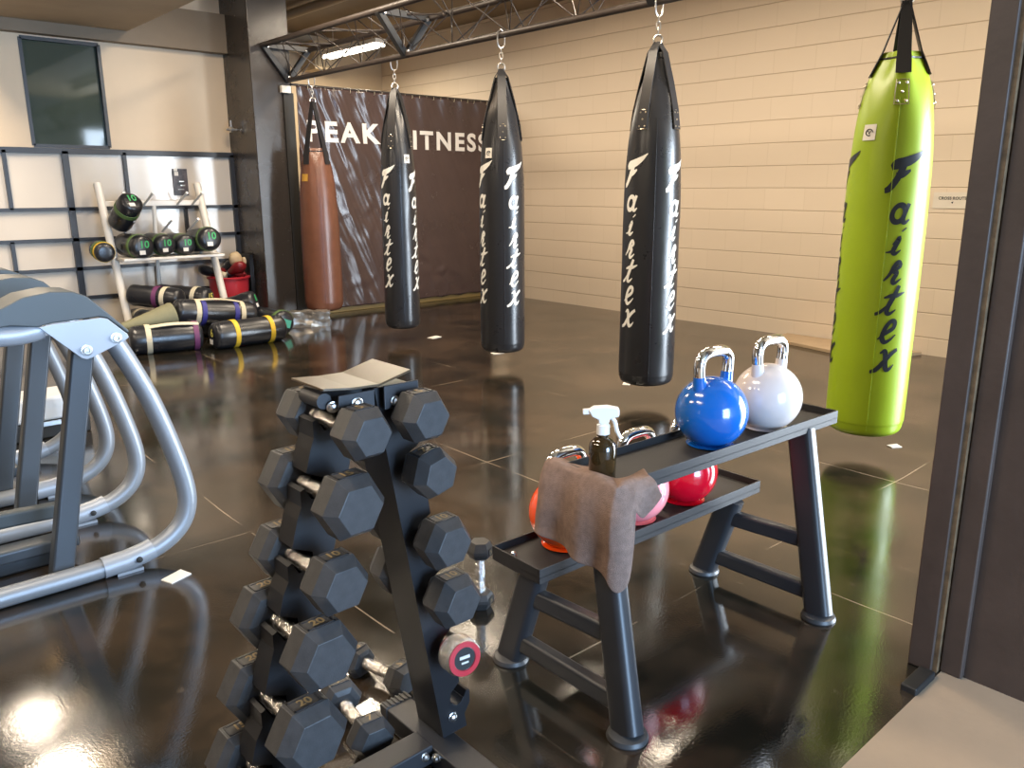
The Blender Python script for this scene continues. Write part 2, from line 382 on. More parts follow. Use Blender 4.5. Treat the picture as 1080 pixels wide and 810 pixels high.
p = thing('poster', 'small dark poster stuck on the white glossy panel by the column', 'poster', (3.119, PY - .0325, 1.29))
fin('sheet', box(nb(), (0, 0, .132), (.15, .004, .264)), 'poster', p, smooth=0)
for x, z, w, h in ((-.04, .255, .035, .03), (-.035, .215, .04, .04), (.012, .14, .05, .010), (.02, .10, .045, .012), (.0, .06, .06, .007)):
    fin('print_patch', box(nb(), (x, -.003, z), (w, .002, h)), 'tag_white' if h > .02 else 'zinc', p, smooth=0)
bm = nb(); lathe(bm, [(.012, 0), (.012, .05), (.03, .05), (.03, .075), (.012, .08), (.012, .11)], 16, Matrix.Rotation(-PI / 2, 4, 'Y')); box(bm, (-.06, 0, .045), (.012, .012, .09))
o = tag(fin('tap_valve', bm, 'zinc', loc=(3.69, 8.43, 1.95)), 'small metal valve tap on the left face of the dark column', 'valve')
bm = nb(); box(bm, (0, 0, .02), (.10, .05, .07)); o = tag(fin('junction_box', bm, 'tag_white', loc=(4.03, 7.965, 2.31), bevel=.004, smooth=0), 'small white box on the column under the truss end', 'box')
# things high up at the far end
bm = nb(); box(bm, (0, 0, 0), (.34, .4, .36)); box(bm, (0, -.21, -.02), (.28, .03, .25)); tag(fin('air_duct', bm, 'duct', loc=(5.78, 10.40, 3.08), bevel=.01, smooth=0), 'beige box duct high on the far wall behind the truss', 'duct')
bm = nb(); tube(bm, [(4.75, -1., 3.30), (4.75, 10.6, 3.30)], .05, 12); tag(fin('ceiling_pipe', bm, 'pipe'), 'tan pipe running along the ceiling above the truss', 'pipe')
def lamp(x, y, z, L, label, horizontal='Y'):
    t = thing('ceiling_light', label, 'light', (x, y, z), 0 if horizontal == 'Y' else PI / 2, 'ceiling lights')
    bm = nb(); box(bm, (0, 0, .045), (.16, L, .05)); fin('housing', bm, 'white_metal', t, bevel=.008, smooth=0)
    bm = nb()
    for dx in (-.045, .045): tube(bm, [(dx, -L / 2 + .02, 0), (dx, L / 2 - .02, 0)], .020, 10)
    fin('lamp_tube', bm, 'lamp', t)
    for dy in (-L * .35, L * .35):
        bm = nb(); tube(bm, [(0, dy, .07), (0, dy, 3.38 - z)], .006, 6); fin('hanger_rod', bm, 'zinc', t)
lamp(5.61, 9.25, 3.0, 1.3, 'glowing strip light hung from the ceiling beyond the banner')

# writing on the block wall
t = thing('wall_sign', 'small white paper sign on the block wall beside the lime green bag', 'sign', (WX - .004, 2.54, 1.197))
fin('sheet', box(nb(), (0, 0, .05), (.004, .29, .125)), 'paper', t, smooth=0)
MR = Matrix(((0, 0, -1, 0), (-1, 0, 0, 0), (0, 1, 0, 0), (0, 0, 0, 1)))
bm = text_mesh('CROSS ROUTE', .032, .0006, 1.0); bm.transform(Matrix.Translation((-.004, 0, .065)) @ MR); 
prism(bm, [(-.008, .035), (.010, .042), (.004, .024)], 0, .0005, Matrix.Translation((-.004, 0, 0)) @ MR)
fin('lettering', bm, 'ink_black', t, smooth=0)

# ------------------------------------------------------------------ truss
TX, TZ0 = 4.07, 2.42
tr = thing('lattice_truss', 'dark triangular lattice truss running overhead that carries the punching bags', 'truss', (TX, 8.0, TZ0))
ya, yb = -.01, -9.2                    # local run from the column towards and past the doorway
CH = {'bot': (0, 0), 'lef': (-.25, .31), 'rig': (.245, .31)}
for k, (x, z) in CH.items():
    bm = nb(); tube(bm, [(x, ya, z), (x, yb, z)], .026 if k != 'bot' else .024, 12); fin('chord', bm, 'truss', tr)
def web(a, b_, pitch, ph, rad):
    bm = nb(); pts = []; y = ya - .1; s = 0
    (x0, z0), (x1, z1) = CH[a], CH[b_]
    while y > yb:
        pts.append((x0, y, z0) if s % 2 == 0 else (x1, y, z1)); y -= pitch; s += 1
    tube(bm, pts, rad, 6)
    # uprights across the zigzag
    y = ya - .1 - pitch * .5
    while y > yb:
        tube(bm, [(x0, y, z0), (x1, y, z1)], rad * .8, 6); y -= pitch * 2
    fin('lattice_web', bm, 'truss', tr)
web('bot', 'lef', .33, 0, .0055); web('bot', 'rig', .33, 0, .0055); web('lef', 'rig', .45, 0, .009)
for yy in (-.03, -2.12, -4.7, -7.3):
    pts = [V((CH['lef'][0] - .0, yy, CH['lef'][1])), V((CH['rig'][0], yy, CH['rig'][1])), V((0, yy, -.005))]
    bm = nb()
    for a, b_ in ((0, 1), (1, 2), (2, 0)): bar(bm, pts[a], pts[b_], .055, .055, (0, 1, 0))
    bk = fin('triangle_bracket', bm, 'bracket', tr, bevel=.006, smooth=0)
    for p_ in pts:
        c = sum(pts, V()) / 3; q = p_ + (c - p_) * .16
        bm = nb(); lathe(bm, [(.0, 0), (.014, 0), (.014, .012), (.008, .016), (0, .016)], 10, Matrix.Translation(q + V((0, -.027, 0))) @ Matrix.Rotation(PI / 2, 4, 'X'), False); fin('bolt', bm, 'zinc', bk)

# ------------------------------------------------------------------ brush lettering
def ell(cx, cy, rx, ry, a0, a1, n, w): return [(cx + rx * math.cos(R(a0 + (a1 - a0) * i / n)), cy + ry * math.sin(R(a0 + (a1 - a0) * i / n)), w) for i in range(n + 1)]
GL = {
 'F': [[(.42, .78, .19), (.36, .56, .17), (.26, .34, .16), (.12, .16, .15), (-.02, .10, .10)], [(.22, .46, .13), (.46, .50, .13), (.68, .60, .05)],
       [(.02, .66, .12), (.14, .74, .20), (.34, .78, .20), (.60, .84, .19), (.86, .95, .13), (1.08, 1.10, .02)]],
 'a': [ell(.42, .42, .28, .32, 40, 400, 16, .16), [(.80, .80, .14), (.70, .42, .16), (.70, .16, .15), (.84, .08, .12), (1.0, .2, .05)]],
 'i': [[(.30, .40, .05), (.52, .66, .15), (.44, .34, .17), (.40, .14, .16), (.54, .06, .12), (.74, .2, .04)], [(.66, .95, .17), (.62, 1.0, .18)], [(.08, .10, .03), (.3, .14, .08), (.44, .3, .1)]],
 'r': [[(.10, .16, .05), (.30, .42, .12), (.44, .78, .16), (.58, .90, .13), (.70, .74, .12), (.46, .56, .13), (.62, .46, .15), (.52, .2, .16), (.64, .08, .12), (.90, .26, .04)]],
 't': [[(.66, 1.15, .14), (.52, .68, .18), (.40, .30, .18), (.42, .08, .15), (.58, .04, .11), (.80, .2, .04)], [(.10, .66, .05), (.40, .74, .13), (.70, .76, .13), (1.02, .88, .04)], [(-.10, .0, .10), (.12, .10, .12), (.38, .36, .09)]],
 'e': [[(.10, .16, .05), (.40, .42, .13), (.70, .62, .14), (.70, .86, .14), (.50, .90, .14), (.32, .62, .16), (.28, .26, .17), (.44, .06, .14), (.66, .12, .10), (.90, .36, .04)]],
 'x': [[(.16, .76, .05), (.34, .86, .14), (.46, .66, .17), (.54, .34, .18), (.68, .10, .15), (.86, .14, .10), (.98, .3, .04)], [(.96, .92, .12), (.72, .74, .15), (.44, .40, .16), (.20, .10, .16), (-.06, -.02, .10)]],
}
def glyph_strips(ch):
    out = []
    for st in GL[ch]:
        P = cat([V((a, b_, w)) for a, b_, w in st], 6)
        L_, R_ = [], []
        for i, p_ in enumerate(P):
            t = (P[min(i + 1, len(P) - 1)] - P[max(i - 1, 0)]); t = V((t.x, t.y)); t = t.normalized() if t.length > 1e-6 else V((1, 0))
            nrm = V((-t.y, t.x)) * max(p_.z, .02) * .66
            c = V((p_.x, p_.y)); L_.append(c + nrm); R_.append(c - nrm)
        out.append((L_, R_))
    return out
STRIPS = {k: glyph_strips(k) for k in GL}

# ------------------------------------------------------------------ punching bags
def make_bag(label, loc, prof, rim, body, strap, txt, cols, swirl, tagphi=None, kind='black', top=2.19, face=0.):
    """prof: list of (radius, z) from the bottom rim to the mouth; angles are measured from the side that faces the doorway"""
    t = thing('punching_bag', label, 'punching bag', (loc[0], loc[1], prof[0][1]), face, 'hanging punching bags')
    z0 = prof[0][1]
    P = cat([V((r, z, 0)) for r, z in prof], 6)
    zmax = prof[-1][1]
    def rad(z):
        for a, b_ in zip(P, P[1:]):
            if a.y <= z <= b_.y and b_.y > a.y: return a.x + (b_.x - a.x) * (z - a.y) / (b_.y - a.y)
        return P[-1].x if z > P[-1].y else P[0].x
    nfold = 4
    def pos(phi, z, off=0.):
        r = rad(z)
        k = max(0, (z - 1.55) / (zmax - 1.55)); k = k * k
        r = r * (1 - .30 * k * (0.5 - .5 * math.cos(nfold * (phi - swirl)))) + off
        r += .0016 * noise.noise(V((math.cos(phi) * 3, math.sin(phi) * 3, z * 5 + loc[1])))
        return V((r * math.sin(phi), -r * math.cos(phi), z - z0))
    # phi = 0 looks along local -Y ; positive phi swings to local +X (the doorway's right)
    bm = nb(); n = 64
    rings = []
    zs = [p_.y for p_ in P]
    for i, p_ in enumerate(P):
        if p_.y < .2 and i < 12:
            rings.append([bm.verts.new((p_.x * math.sin(2 * PI * j / n), -p_.x * math.cos(2 * PI * j / n), p_.y - z0)) for j in range(n)])
        else:
            rings.append([bm.verts.new(pos(2 * PI * j / n, p_.y)) for j in range(n)])
    # mouth folds inwards
    for f_, dz in ((.80, -.01), (.55, -.06), (.1, -.09)):
        rings.append([bm.verts.new(V((v.co.x * f_, v.co.y * f_, v.co.z + dz))) for v in rings[len(P) - 1]])
    ring_faces(bm, rings, True, True)
    shell = fin('shell', bm, body, t, smooth=50)
    # rim piping + lengthwise seam
    bm = nb(); tube(bm, [pos(2 * PI * j / 48, zmax - .03, .001) for j in range(48)], .005, 6, loop=True); fin('piping', bm, strap, t)
    bm = nb(); tube(bm, [pos(R(5), .16 + (1.75 - .16) * j / 30, .0005) for j in range(31)], .0022, 6); fin('seam', bm, body, t)
    # straps, one over each fold
    for q in range(4):
        ph = swirl + q * PI / 2
        bm = nb()
        zst = [rim - .0, rim + .05, zmax - .02]
        path = []
        for z in (rim - .11, rim - .05, rim, (rim + zmax) / 2, zmax): path.append(pos(ph, z, .004))
        wid = [.034, .034, .034, .033, .030]
        mid = pos(ph, zmax, .004)
        tipr = .010
        tip = V((tipr * math.sin(ph), -tipr * math.cos(ph), top - z0))
        for s in (.35, .7, 1.): path.append(mid.lerp(tip, s)); wid.append([.028, .025, .022][[.35, .7, 1.].index(s)])
        tv = V((math.cos(ph), math.sin(ph), 0)); nv = V((math.sin(ph), -math.cos(ph), 0))
        if kind == 'green': path, wid = path[2:], wid[2:]
        rr = []
        for p_, w in zip(path, wid):
            rr.append([bm.verts.new(p_ + tv * w + nv * .003), bm.verts.new(p_ - tv * w + nv * .003), bm.verts.new(p_ - tv * w - nv * .003), bm.verts.new(p_ + tv * w - nv * .003)])
        ring_faces(bm, rr); sp = fin('strap', bm, strap, t, smooth=30)
        # riveted patch at the strap's foot
        if kind != 'brown':
            zc = rim - .055 if kind != 'green' else rim - .085
            bm = nb()
            def pt(dx, dz, off): return pos(ph + dx / rad(zc), zc + dz, off)
            loop_ = [pt(dx, dz, .0065) for dx, dz in ((-.028, -.055), (0, -.055), (.028, -.055), (.028, 0), (.028, .055), (0, .055), (-.028, .055), (-.028, 0))]
            tube(bm, loop_, .0026, 5, loop=True)
            for dx, dz in ((-.017, -.04), (.017, -.04), (0, 0), (-.017, .04), (.017, .04)):
                c = pt(dx, dz, .007); lathe(bm, [(0, 0), (.0068, 0), (.004, .003), (0, .0032)], 8, Matrix.Translation(c) @ frame(nv), False)
            fin('rivet_patch', bm, 'rivet', t)
    if kind == 'brown':
        for q in range(4):
            ph = swirl + q * PI / 2 + PI / 4
            bm = nb(); rr = []
            for z in (1.28, 1.4, 1.55, 1.66, zmax):
                rr.append([bm.verts.new(pos(ph + s * .012 / rad(z), z, o_)) for s, o_ in ((1, .004), (-1, .004), (-1, 0), (1, 0))])
            ring_faces(bm, rr); fin('seam_strip', bm, body, t, smooth=30)
        bm = nb(); g = [[bm.verts.new(pos(R(-48) + dx / .19, 1.46 + dz, .003)) for dx in (-.05, -.025, 0, .025, .05)] for dz in (-.035, .035)]
        ring_faces(bm, g, closed=False); fin('brand_patch', bm, 'gold', t, smooth=0)
    # stacked brush letters
    for ph0, zt, wd in cols:
        bm = nb()
        zz = zt
        for ch in 'Fairtex':
            sc = wd * (1.35 if ch == 'F' else 1.); hh = .185 if ch == 'F' else .122
            for L_, R_ in STRIPS[ch]:
                pa = []
                for a, b_ in zip(L_, R_):
                    quad = []
                    for p_ in (a, b_):
                        x = p_.x + (p_.y - .5) * .22 - .5
                        z = zz + (p_.y - 1) * hh
                        quad.append(bm.verts.new(pos(ph0 + x * sc / rad(z), z, .0022)))
                    pa.append(quad)
                for q_, w_ in zip(pa, pa[1:]):
                    try: bm.faces.new((q_[0], q_[1], w_[1], w_[0]))
                    except ValueError: pass
            zz -= .200 if ch == 'F' else .142
        fin('lettering', bm, txt, t, smooth=60)
    if tagphi is not None:
        bm = nb(); g = [[bm.verts.new(pos(tagphi + dx / .17, 1.60 + dz, .0035)) for dx in (-.032, -.016, 0, .016, .032)] for dz in (-.036, .036)]
        ring_faces(bm, g, closed=False); tg = fin('brand_tag', bm, 'tag_white', t, smooth=0)
        bm = nb(); tube(bm, [pos(tagphi + .017 * math.cos(a * PI / 8) / .17, 1.60 + .015 * math.sin(a * PI / 8), .0045) for a in range(14)], .0022, 5)
        tube(bm, [pos(tagphi + dx / .17, 1.60 + dz, .0045) for dx, dz in ((-.008, .008), (0, -.006), (.008, .008))], .002, 5); fin('tag_print', bm, 'ink_black', tg)
    # steel hanger: ring through the straps, links, open hook over the truss
    bm = nb(); tube(bm, [(.026 * math.cos(a), 0, top - z0 + .012 + .026 * math.sin(a)) for a in [2 * PI * j / 20 for j in range(20)]], .0055, 8, loop=True)
    ch_ = fin('hanger_ring', bm, 'zinc', t)
    zc = top + .055; k = 0
    while zc < 2.335:
        bm = nb(); pts = []
        for j in range(16):
            a = 2 * PI * j / 16; x = .011 * math.cos(a); z = .011 * math.sin(a) + (.011 if math.sin(a) > 0 else -.011)
            pts.append((x, 0, zc - z0 + z) if k % 2 else (0, x, zc - z0 + z))
        tube(bm, pts, .0042, 6, loop=True); fin('chain_link', bm, 'zinc', ch_)
        zc += .035; k += 1
    bm = nb(); hz = 2.335 - z0
    dirv = V((math.cos(-face), math.sin(-face), 0))     # hook plane square to the chord
    pts = [V((0, 0, hz)) + dirv * .012, V((0, 0, hz + .02)) + dirv * .03, V((0, 0, hz + .07)) + dirv * .034, V((0, 0, hz + .10)) + dirv * .030, V((0, 0, hz + .118)), V((0, 0, hz + .10)) - dirv * .030, V((0, 0, hz + .07)) - dirv * .034, V((0, 0, hz + .02)) - dirv * .03, V((0, 0, hz)) - dirv * .012]
    tube(bm, cat(pts, 5, True), .0055, 8, loop=True); fin('shackle', bm, 'zinc', t)
    return t

def bagprof(r, rim=1.72, taper=.92): return [(r * .30, .113), (r * .72, .118), (r * .93, .138), (r * .99, .18), (r, .24), (r, .6), (r * .995, 1.0), (r * .985, 1.3), (r * taper, 1.55), (r * .82, rim), (r * .69, 1.87), (r * .52, 1.97), (r * .38, 2.06), (r * .27, 2.13)]
def faceang(x, y): return math.atan2(-x, y) * -1 - 0 if False else -math.atan2(x, y)
def face(x, y): return -math.atan2(x, y)
gx, gy = 4.06, 1.80
make_bag('lime green punching bag with dark brush lettering hanging nearest the doorway', (gx, gy), [(.055, .113), (.135, .118), (.172, .138), (.184, .18), (.188, .24), (.189, .6), (.189, 1.0), (.186, 1.35), (.172, 1.62), (.146, 1.80), (.108, 1.90), (.078, 1.965)], 1.86, 'leather_green', 'strap_black', 'ink_black', [(R(21), 1.50, .098), (R(-80), 1.50, .105)], R(7), R(-36), 'green', face=face(gx, gy))
make_bag('black punching bag hanging beside the lime green one', (4.055, 3.245), bagprof(.176), 1.80, 'leather_black', 'strap_black', 'ink_white', [(R(-43), 1.53, .092), (R(52), 1.50, .092)], R(-30), None, face=face(4.055, 3.245))
make_bag('black punching bag, middle one of the three black bags', (4.07, 4.68), bagprof(.171), 1.80, 'leather_black', 'strap_black', 'ink_white', [(R(-58), 1.53, .092), (R(32), 1.52, .092)], R(3), R(-38), face=face(4.07, 4.68))
make_bag('black punching bag hanging in front of the banner text', (4.112, 6.12), bagprof(.158), 1.80, 'leather_black', 'strap_black', 'ink_white', [(R(-42), 1.53, .086), (R(60), 1.50, .086)], R(-22), R(35), face=face(4.112, 6.12))
make_bag('brown leather punching bag hanging by the banner edge next to the column', (4.124, 7.59), [(.05, .113), (.14, .118), (.178, .14), (.192, .19), (.195, .26), (.195, .6), (.192, 1.0), (.178, 1.3), (.158, 1.5), (.136, 1.65), (.122, 1.72), (.116, 1.745)], 1.70, 'leather_brown', 'strap_black', 'ink_black', [], R(48), None, 'brown', face=face(4.124, 7.59))

# ------------------------------------------------------------------ banner
BY = 7.985; bx0, bx1, bz0, bz1 = 4.145, 6.74, .06, 2.375
bn = thing('banner', 'large dark wrinkled vinyl banner with white capital lettering', 'banner', ((bx0 + bx1) / 2, BY, bz0))
W_, H_ = bx1 - bx0, bz1 - bz0
def bdisp(u, v):
    x, z = (u - .5) * W_, v * H_
    d = .012 * math.sin(x * 23 + 1.5 * noise.noise(V((x * 2, 0, 3)))) * max(0, v - .80) / .20 * (1 if True else 0)
    left = max(0., 1 - u / .62)
    # slanted pulls in the slack left half
    s = x * .95 + z * .42
    rdg = 0
    for k, (fq, am) in enumerate(((9, .016), (19, .009), (37, .005))):
        w = noise.noise(V((s * fq * .5, (z - x * .4) * 1.1, 7 + k))); rdg += am * (1 - abs(w) * 2.2)
    d += rdg * (.22 + .9 * left)
    for cx, cz, am in ((-.72, 1.05, .02), (.35, .30, .016), (.55, .22, .012), (-.4, .35, .012)):
        rr = math.hypot((x - cx), (z - cz)); a = math.atan2(z - cz, x - cx)
        d += am * .55 * math.exp(-rr * rr * 9) * rr * 2.2 * math.sin(a * 4 + noise.noise(V((x * 4, z * 4, 1))) * 5)
    d += .010 * noise.noise(V((x * 1.3, z * 1.1, 20)))
    return d
bm = nb(); nx, nz = 200, 150
g = [[bm.verts.new(((i / nx - .5) * W_, -bdisp(i / nx, j / nz), j / nz * H_ + (.012 * noise.noise(V((i * .09, 2, 1))) if j == 0 else 0))) for i in range(nx + 1)] for j in range(nz + 1)]
ring_faces(bm, g, closed=False)
fin('vinyl_sheet', bm, 'banner', bn, smooth=180, solid=.003)
def banner_word(txt, xc, zc, width, h):
    bm = text_mesh(txt, h * 1.38, .010, 1.26, res=4)
    xs = [v.co.x for v in bm.verts]; ys = [v.co.y for v in bm.verts]
    sx = width / (max(xs) - min(xs)); sy = h / (max(ys) - min(ys))
    bmesh.ops.triangulate(bm, faces=bm.faces); 
    for _ in range(3):
        es = [e for e in bm.edges if e.calc_length() * sx > .03]
        if es: bmesh.ops.subdivide_edges(bm, edges=es, cuts=1)
        bmesh.ops.triangulate(bm, faces=bm.faces)
    mx_, my_ = (max(xs) + min(xs)) / 2, (max(ys) + min(ys)) / 2
    for v in bm.verts:
        x = xc + (v.co.x - mx_) * sx; z = zc + (v.co.y - my_) * sy
        u = (x - bx0) / W_; vv = (z - bz0) / H_
        v.co = V((x - (bx0 + bx1) / 2, -bdisp(u, vv) - .006, z - bz0))
    fin('lettering', bm, 'banner_white', bn, smooth=180)
banner_word('PEAK', (4.245 + 5.145) / 2, 1.94, .90, .215)
banner_word('FITNESS', (5.40 + 6.70) / 2, 1.895, 1.30, .215)
bm = nb(); tube(bm, [(-W_ / 2 - .04, .0, H_ + .012), (W_ / 2 + .15, 0, H_ + .012)], .012, 10); fin('hem_rail', bm, 'truss', bn)
bm = nb()
for i in range(26):
    x = -W_ / 2 + .04 + i * (W_ - .08) / 25
    tube(bm, [(x, .012 * math.cos(a), H_ - .004 + .022 * math.sin(a)) for a in [2 * PI * j / 10 for j in range(10)]], .003, 5, loop=True)
fin('cord_loop', bm, 'web_white', bn)

# ------------------------------------------------------------------ dumbbells
def hexring(bm, r, y, mx, ax=1.):
    return [bm.verts.new(mx @ V((r * math.cos(PI / 3 * k), y, r * math.sin(PI / 3 * k)))) for k in range(6)]
def dumbbell(label, loc, af, L=.088, gap=.125, mx=I4, num='10', catname='dumbbell', rnd=False, roll=0, lab=(1,)):
    """axis along local Y; af = across flats; the root sits under the middle"""
    t = thing('dumbbell', label, 'dumbbell', loc, group='dumbbells'); t.matrix_world = Matrix.Translation(V(loc)) @ mx @ Matrix.Rotation(roll, 4, 'Y')
    rr = af / math.sqrt(3)
    bm = nb(); hp = [(.0135, -gap / 2 - .005), (.0165, -gap / 2), (.0165, -gap / 2 + .014), (.0125, -gap / 2 + .016), (.0125, -gap / 2 + .022), (.0155, -gap / 2 + .024), (.0155, -gap / 2 + .034), (.0135, -gap / 2 + .037), (.0168, -.012), (.0168, .012)]
    hp += [(r, -z) for r, z in hp[:8][::-1]]
    lathe(bm, hp, 20, Matrix.Rotation(-PI / 2, 4, 'X')); fin('handle', bm, 'chrome_handle', t, smooth=25)
    for s in (-1, 1):
        bm = nb()
        prof = [(.55, gap / 2), (.80, gap / 2 + .004), (1., gap / 2 + .022), (1., gap / 2 + L - .026), (.72, gap / 2 + L), (.70, gap / 2 + L)]
        rings = [hexring(bm, rr * f_, s * y, I4) for f_, y in prof]
        ring_faces(bm, rings); hd = fin('head', bm, 'rubber', t, bevel=.004, smooth=0)
        # recessed number plate on the upper flat
        yc = s * (gap / 2 + L / 2 - .002); zt = af / 2
        bm = nb()
        w, l = rr * .40, L * .20
        for (x0, x1, y0, y1) in ((-w, w, -l, -l + .004), (-w, w, l - .004, l), (-w, -w + .004, -l, l), (w - .004, w, -l, l)):
            box(bm, ((x0 + x1) / 2, yc + (y0 + y1) / 2, zt + .0006), (x1 - x0, y1 - y0, .0016))
        fin('number_frame', bm, 'satin_black', hd, smooth=0)
        tb = text_mesh(num, .030, .0008); tb.transform(Matrix.Translation((0, yc, zt + .0012)) @ Matrix.Rotation(PI if s < 0 else 0, 4, 'Z') if False else Matrix.Translation((0, yc, zt + .0012)))
        fin('number', tb, 'label_ink', hd, smooth=0)
    return t
def tilt(a, b_=0): return Matrix.Rotation(a, 4, 'Z') @ Matrix.Rotation(b_, 4, 'X')
YR = 1.42
LFT = [(.772, .892, .098), (.735, .753, .122), (.696, .601, .112), (.653, .464, .130), (.615, .301, .138), (.572, .155, .132)]
RGT = [(.914, .899, .100), (.932, .774, .098), (.962, .606, .108), (.984, .461, .112)]
ordn = ['topmost', 'second from the top', 'third from the top', 'fourth from the top', 'fifth from the top', 'lowest']
for i, (x, z, af) in enumerate(LFT):
    dumbbell('black hex dumbbell on the left leg of the upright rack, ' + ordn[i], (x, YR, z), af, .089 + .1 * (af - .1), .128, tilt(R(2)), ['5', '15', '10', '20', '20', '15'][i])
for i, (x, z, af) in enumerate(RGT):
    dumbbell('black hex dumbbell on the right leg of the upright rack, ' + ordn[i], (x, YR, z), af, .088, .128, tilt(R(1)), ['5', '7', '10', '10'][i], roll=R((0, -14, 0, 0)[i]))
# round red-ringed dumbbell
t = thing('dumbbell', 'round chrome dumbbell with red ringed end on the right leg of the rack', 'dumbbell', (1.018, 1.41, .300), rot=(R(-6), 0, R(-8)), group='dumbbells')
bm = nb(); lathe(bm, [(.0125, -.075), (.0165, -.05), (.0125, -.045), (.0165, -.02), (.0170, 0), (.0165, .02), (.0125, .045), (.0165, .05), (.0125, .075)], 20, Matrix.Rotation(-PI / 2, 4, 'X')); fin('handle', bm, 'chrome_handle', t)
for s in (-1, 1):
    bm = nb(); lathe(bm, [(.020, .068), (.032, .070), (.045, .080), (.045, .115), (.040, .122)], 36, Matrix.Rotation(-s * PI / 2, 4, 'X')); hd = fin('head', bm, 'chrome_handle', t, smooth=30)
    bm = nb(); lathe(bm, [(.0405, .1215), (.0405, .124), (.028, .1245), (.027, .1215)], 36, Matrix.Rotation(-s * PI / 2, 4, 'X')); fin('red_ring', bm, 'red_plastic', hd)
    bm = nb(); lathe(bm, [(0, .1215), (.027, .1215), (.027, .1222), (0, .1222)], 30, Matrix.Rotation(-s * PI / 2, 4, 'X'), False); fin('end_cap', bm, 'plinth_black', hd)
    bm = nb(); box(bm, (0, s * .123, .004), (.026, .002, .007)); box(bm, (0, s * .123, -.009), (.018, .002, .004)); fin('end_print', bm, 'tag_white', hd, smooth=0)
    bm = nb(); lathe(bm, [(.018, .052), (.030, .056), (.032, .066), (.020, .070)], 30, Matrix.Rotation(-s * PI / 2, 4, 'X')); fin('red_collar', bm, 'red_plastic', hd)
# loose dumbbells on the floor
dumbbell('small black hex dumbbell on the floor, partly hidden by the right rack leg', (1.05, 1.745, .044), .088, .062, .10, tilt(R(14)), '5')
dumbbell('black hex dumbbell on the floor between the two rack legs', (.885, 1.60, .0515), .103, .075, .115, tilt(R(-6)), '7')
dumbbell('small black hex dumbbell standing on end behind the kettlebell rack leg', (1.535, 1.885, .117), .078, .058, .118, tilt(R(25), R(90)), '5')

# ------------------------------------------------------------------ upright A-frame dumbbell rack
rk = thing('dumbbell_rack', 'black upright A-frame rack with hooks holding hex dumbbells', 'rack', (.80, YR, 0))
def lx(v): return (v[0] - .80, v[1] - YR, v[2])
def legpost(outer, inner, hs, side, y0, y1):
    """leg as a slotted channel: every handle drops into a slot cut from the outer edge"""
    def ln(l, z): (xa, za), (xb, zb) = l; return xa + (xb - xa) * (z - za) / (zb - za)
    zb, zt = .058, .955
    pol = [(ln(inner, zb), zb), (ln(outer, zb), zb)]
    for x, z in sorted(hs, key=lambda q: q[1]):
        d = side
        pol += [(ln(outer, z - .055), z - .055), (x + d * .040, z - .030), (x + d * .040, z + .004), (x + d * .030, z + .008), (x + d * .024, z - .004), (x + d * .016, z - .018), (x, z - .0185), (x - d * .014, z - .014), (x - d * .0195, z), (x - d * .017, z + .020), (ln(outer, z + .040), z + .040)]
    pol += [(ln(outer, zt), zt), (ln(inner, zt), zt)]
    bm = nb(); prism(bm, [(x - .80, z) for x, z in pol], y0, y1, XZ)
    return fin('post', bm, 'post_shaded', rk, smooth=0)
HL = [(x, z) for x, z, _ in LFT]
HR = [(x, z) for x, z, _ in RGT] + [(1.018, .300), (1.040, .150)]
legpost(((.535, .155), (.738, .892)), ((.640, .155), (.838, .892)), HL, -1, .004, .066)
legpost(((1.055, .155), (.940, .899)), ((.982, .155), (.857, .899)), HR, 1, -.045, .060)
def cradle(x, z, side, y0, y1):
    bm = nb(); pol = []
    for k in range(13): a = R(195 + 150 * k / 12); pol.append((x - .80 + .0192 * math.cos(a), z + .0192 * math.sin(a)))
    for k in range(13): a = R(345 - 150 * k / 12); pol.append((x - .80 + .0170 * math.cos(a), z + .0170 * math.sin(a)))
    prism(bm, pol, y0 - .004, y1 + .004, XZ)
    return fin('cradle', bm, 'satin_black', rk, smooth=30)
for x, z in HL: cradle(x, z, -1, .004, .066)
for x, z in HR: cradle(x, z, 1, -.045, .060)
# folded top tray
bm = nb(); secs = [(-.075, .972), (-.015, .966), (.045, .964), (.125, .982)]; rr = []
for (x, z), (ya_, yb_) in zip(secs, ((-.06, .072), (-.066, .074), (-.068, .078), (-.066, .082))):
    rr.append([bm.verts.new((x, ya_, z)), bm.verts.new((x, yb_, z)), bm.verts.new((x, yb_, z + .005)), bm.verts.new((x, ya_, z + .005))])
ring_faces(bm, rr); fin('top_tray', bm, 'tray_wall_tint', rk, bevel=.0015, smooth=0)
bp_ = nb(); prism(bp_, [(-.047, .960), (.034, .960), (.034, .925), (.020, .912), (-.022, .912), (-.049, .930)], -.069, -.064, XZ); bp = fin('joint_plate', bp_, 'satin_black', rk, bevel=.002, smooth=0)
def bolt(p_, d, par, r=.011, m_='zinc'):
    bm = nb(); lathe(bm, [(r * 1.2, 0), (r * 1.2, .003), (r, .004), (r * .9, .010), (r * .4, .013), (0, .013)], 14, Matrix.Translation(V(p_)) @ frame(d), True); return fin('bolt', bm, m_, par, smooth=30)
bolt((-.008, -.069, .938), (0, -1, 0), bp)
bm = nb(); box(bm, (.100, -.064, .937), (.085, .006, .05), Matrix.Identity(4)); sb = fin('side_plate', bm, 'satin_black', rk, bevel=.002, smooth=0); bolt((.082, -.067, .928), (0, -1, 0), sb, .009)
bm = nb(); tube(bm, [(-.066, -.045, .948), (-.066, .03, .948)], .016, 14); sb = fin('end_roll', bm, 'satin_black', rk); bolt((-.052, -.050, .936), (-.2, -1, -.2), sb, .010)
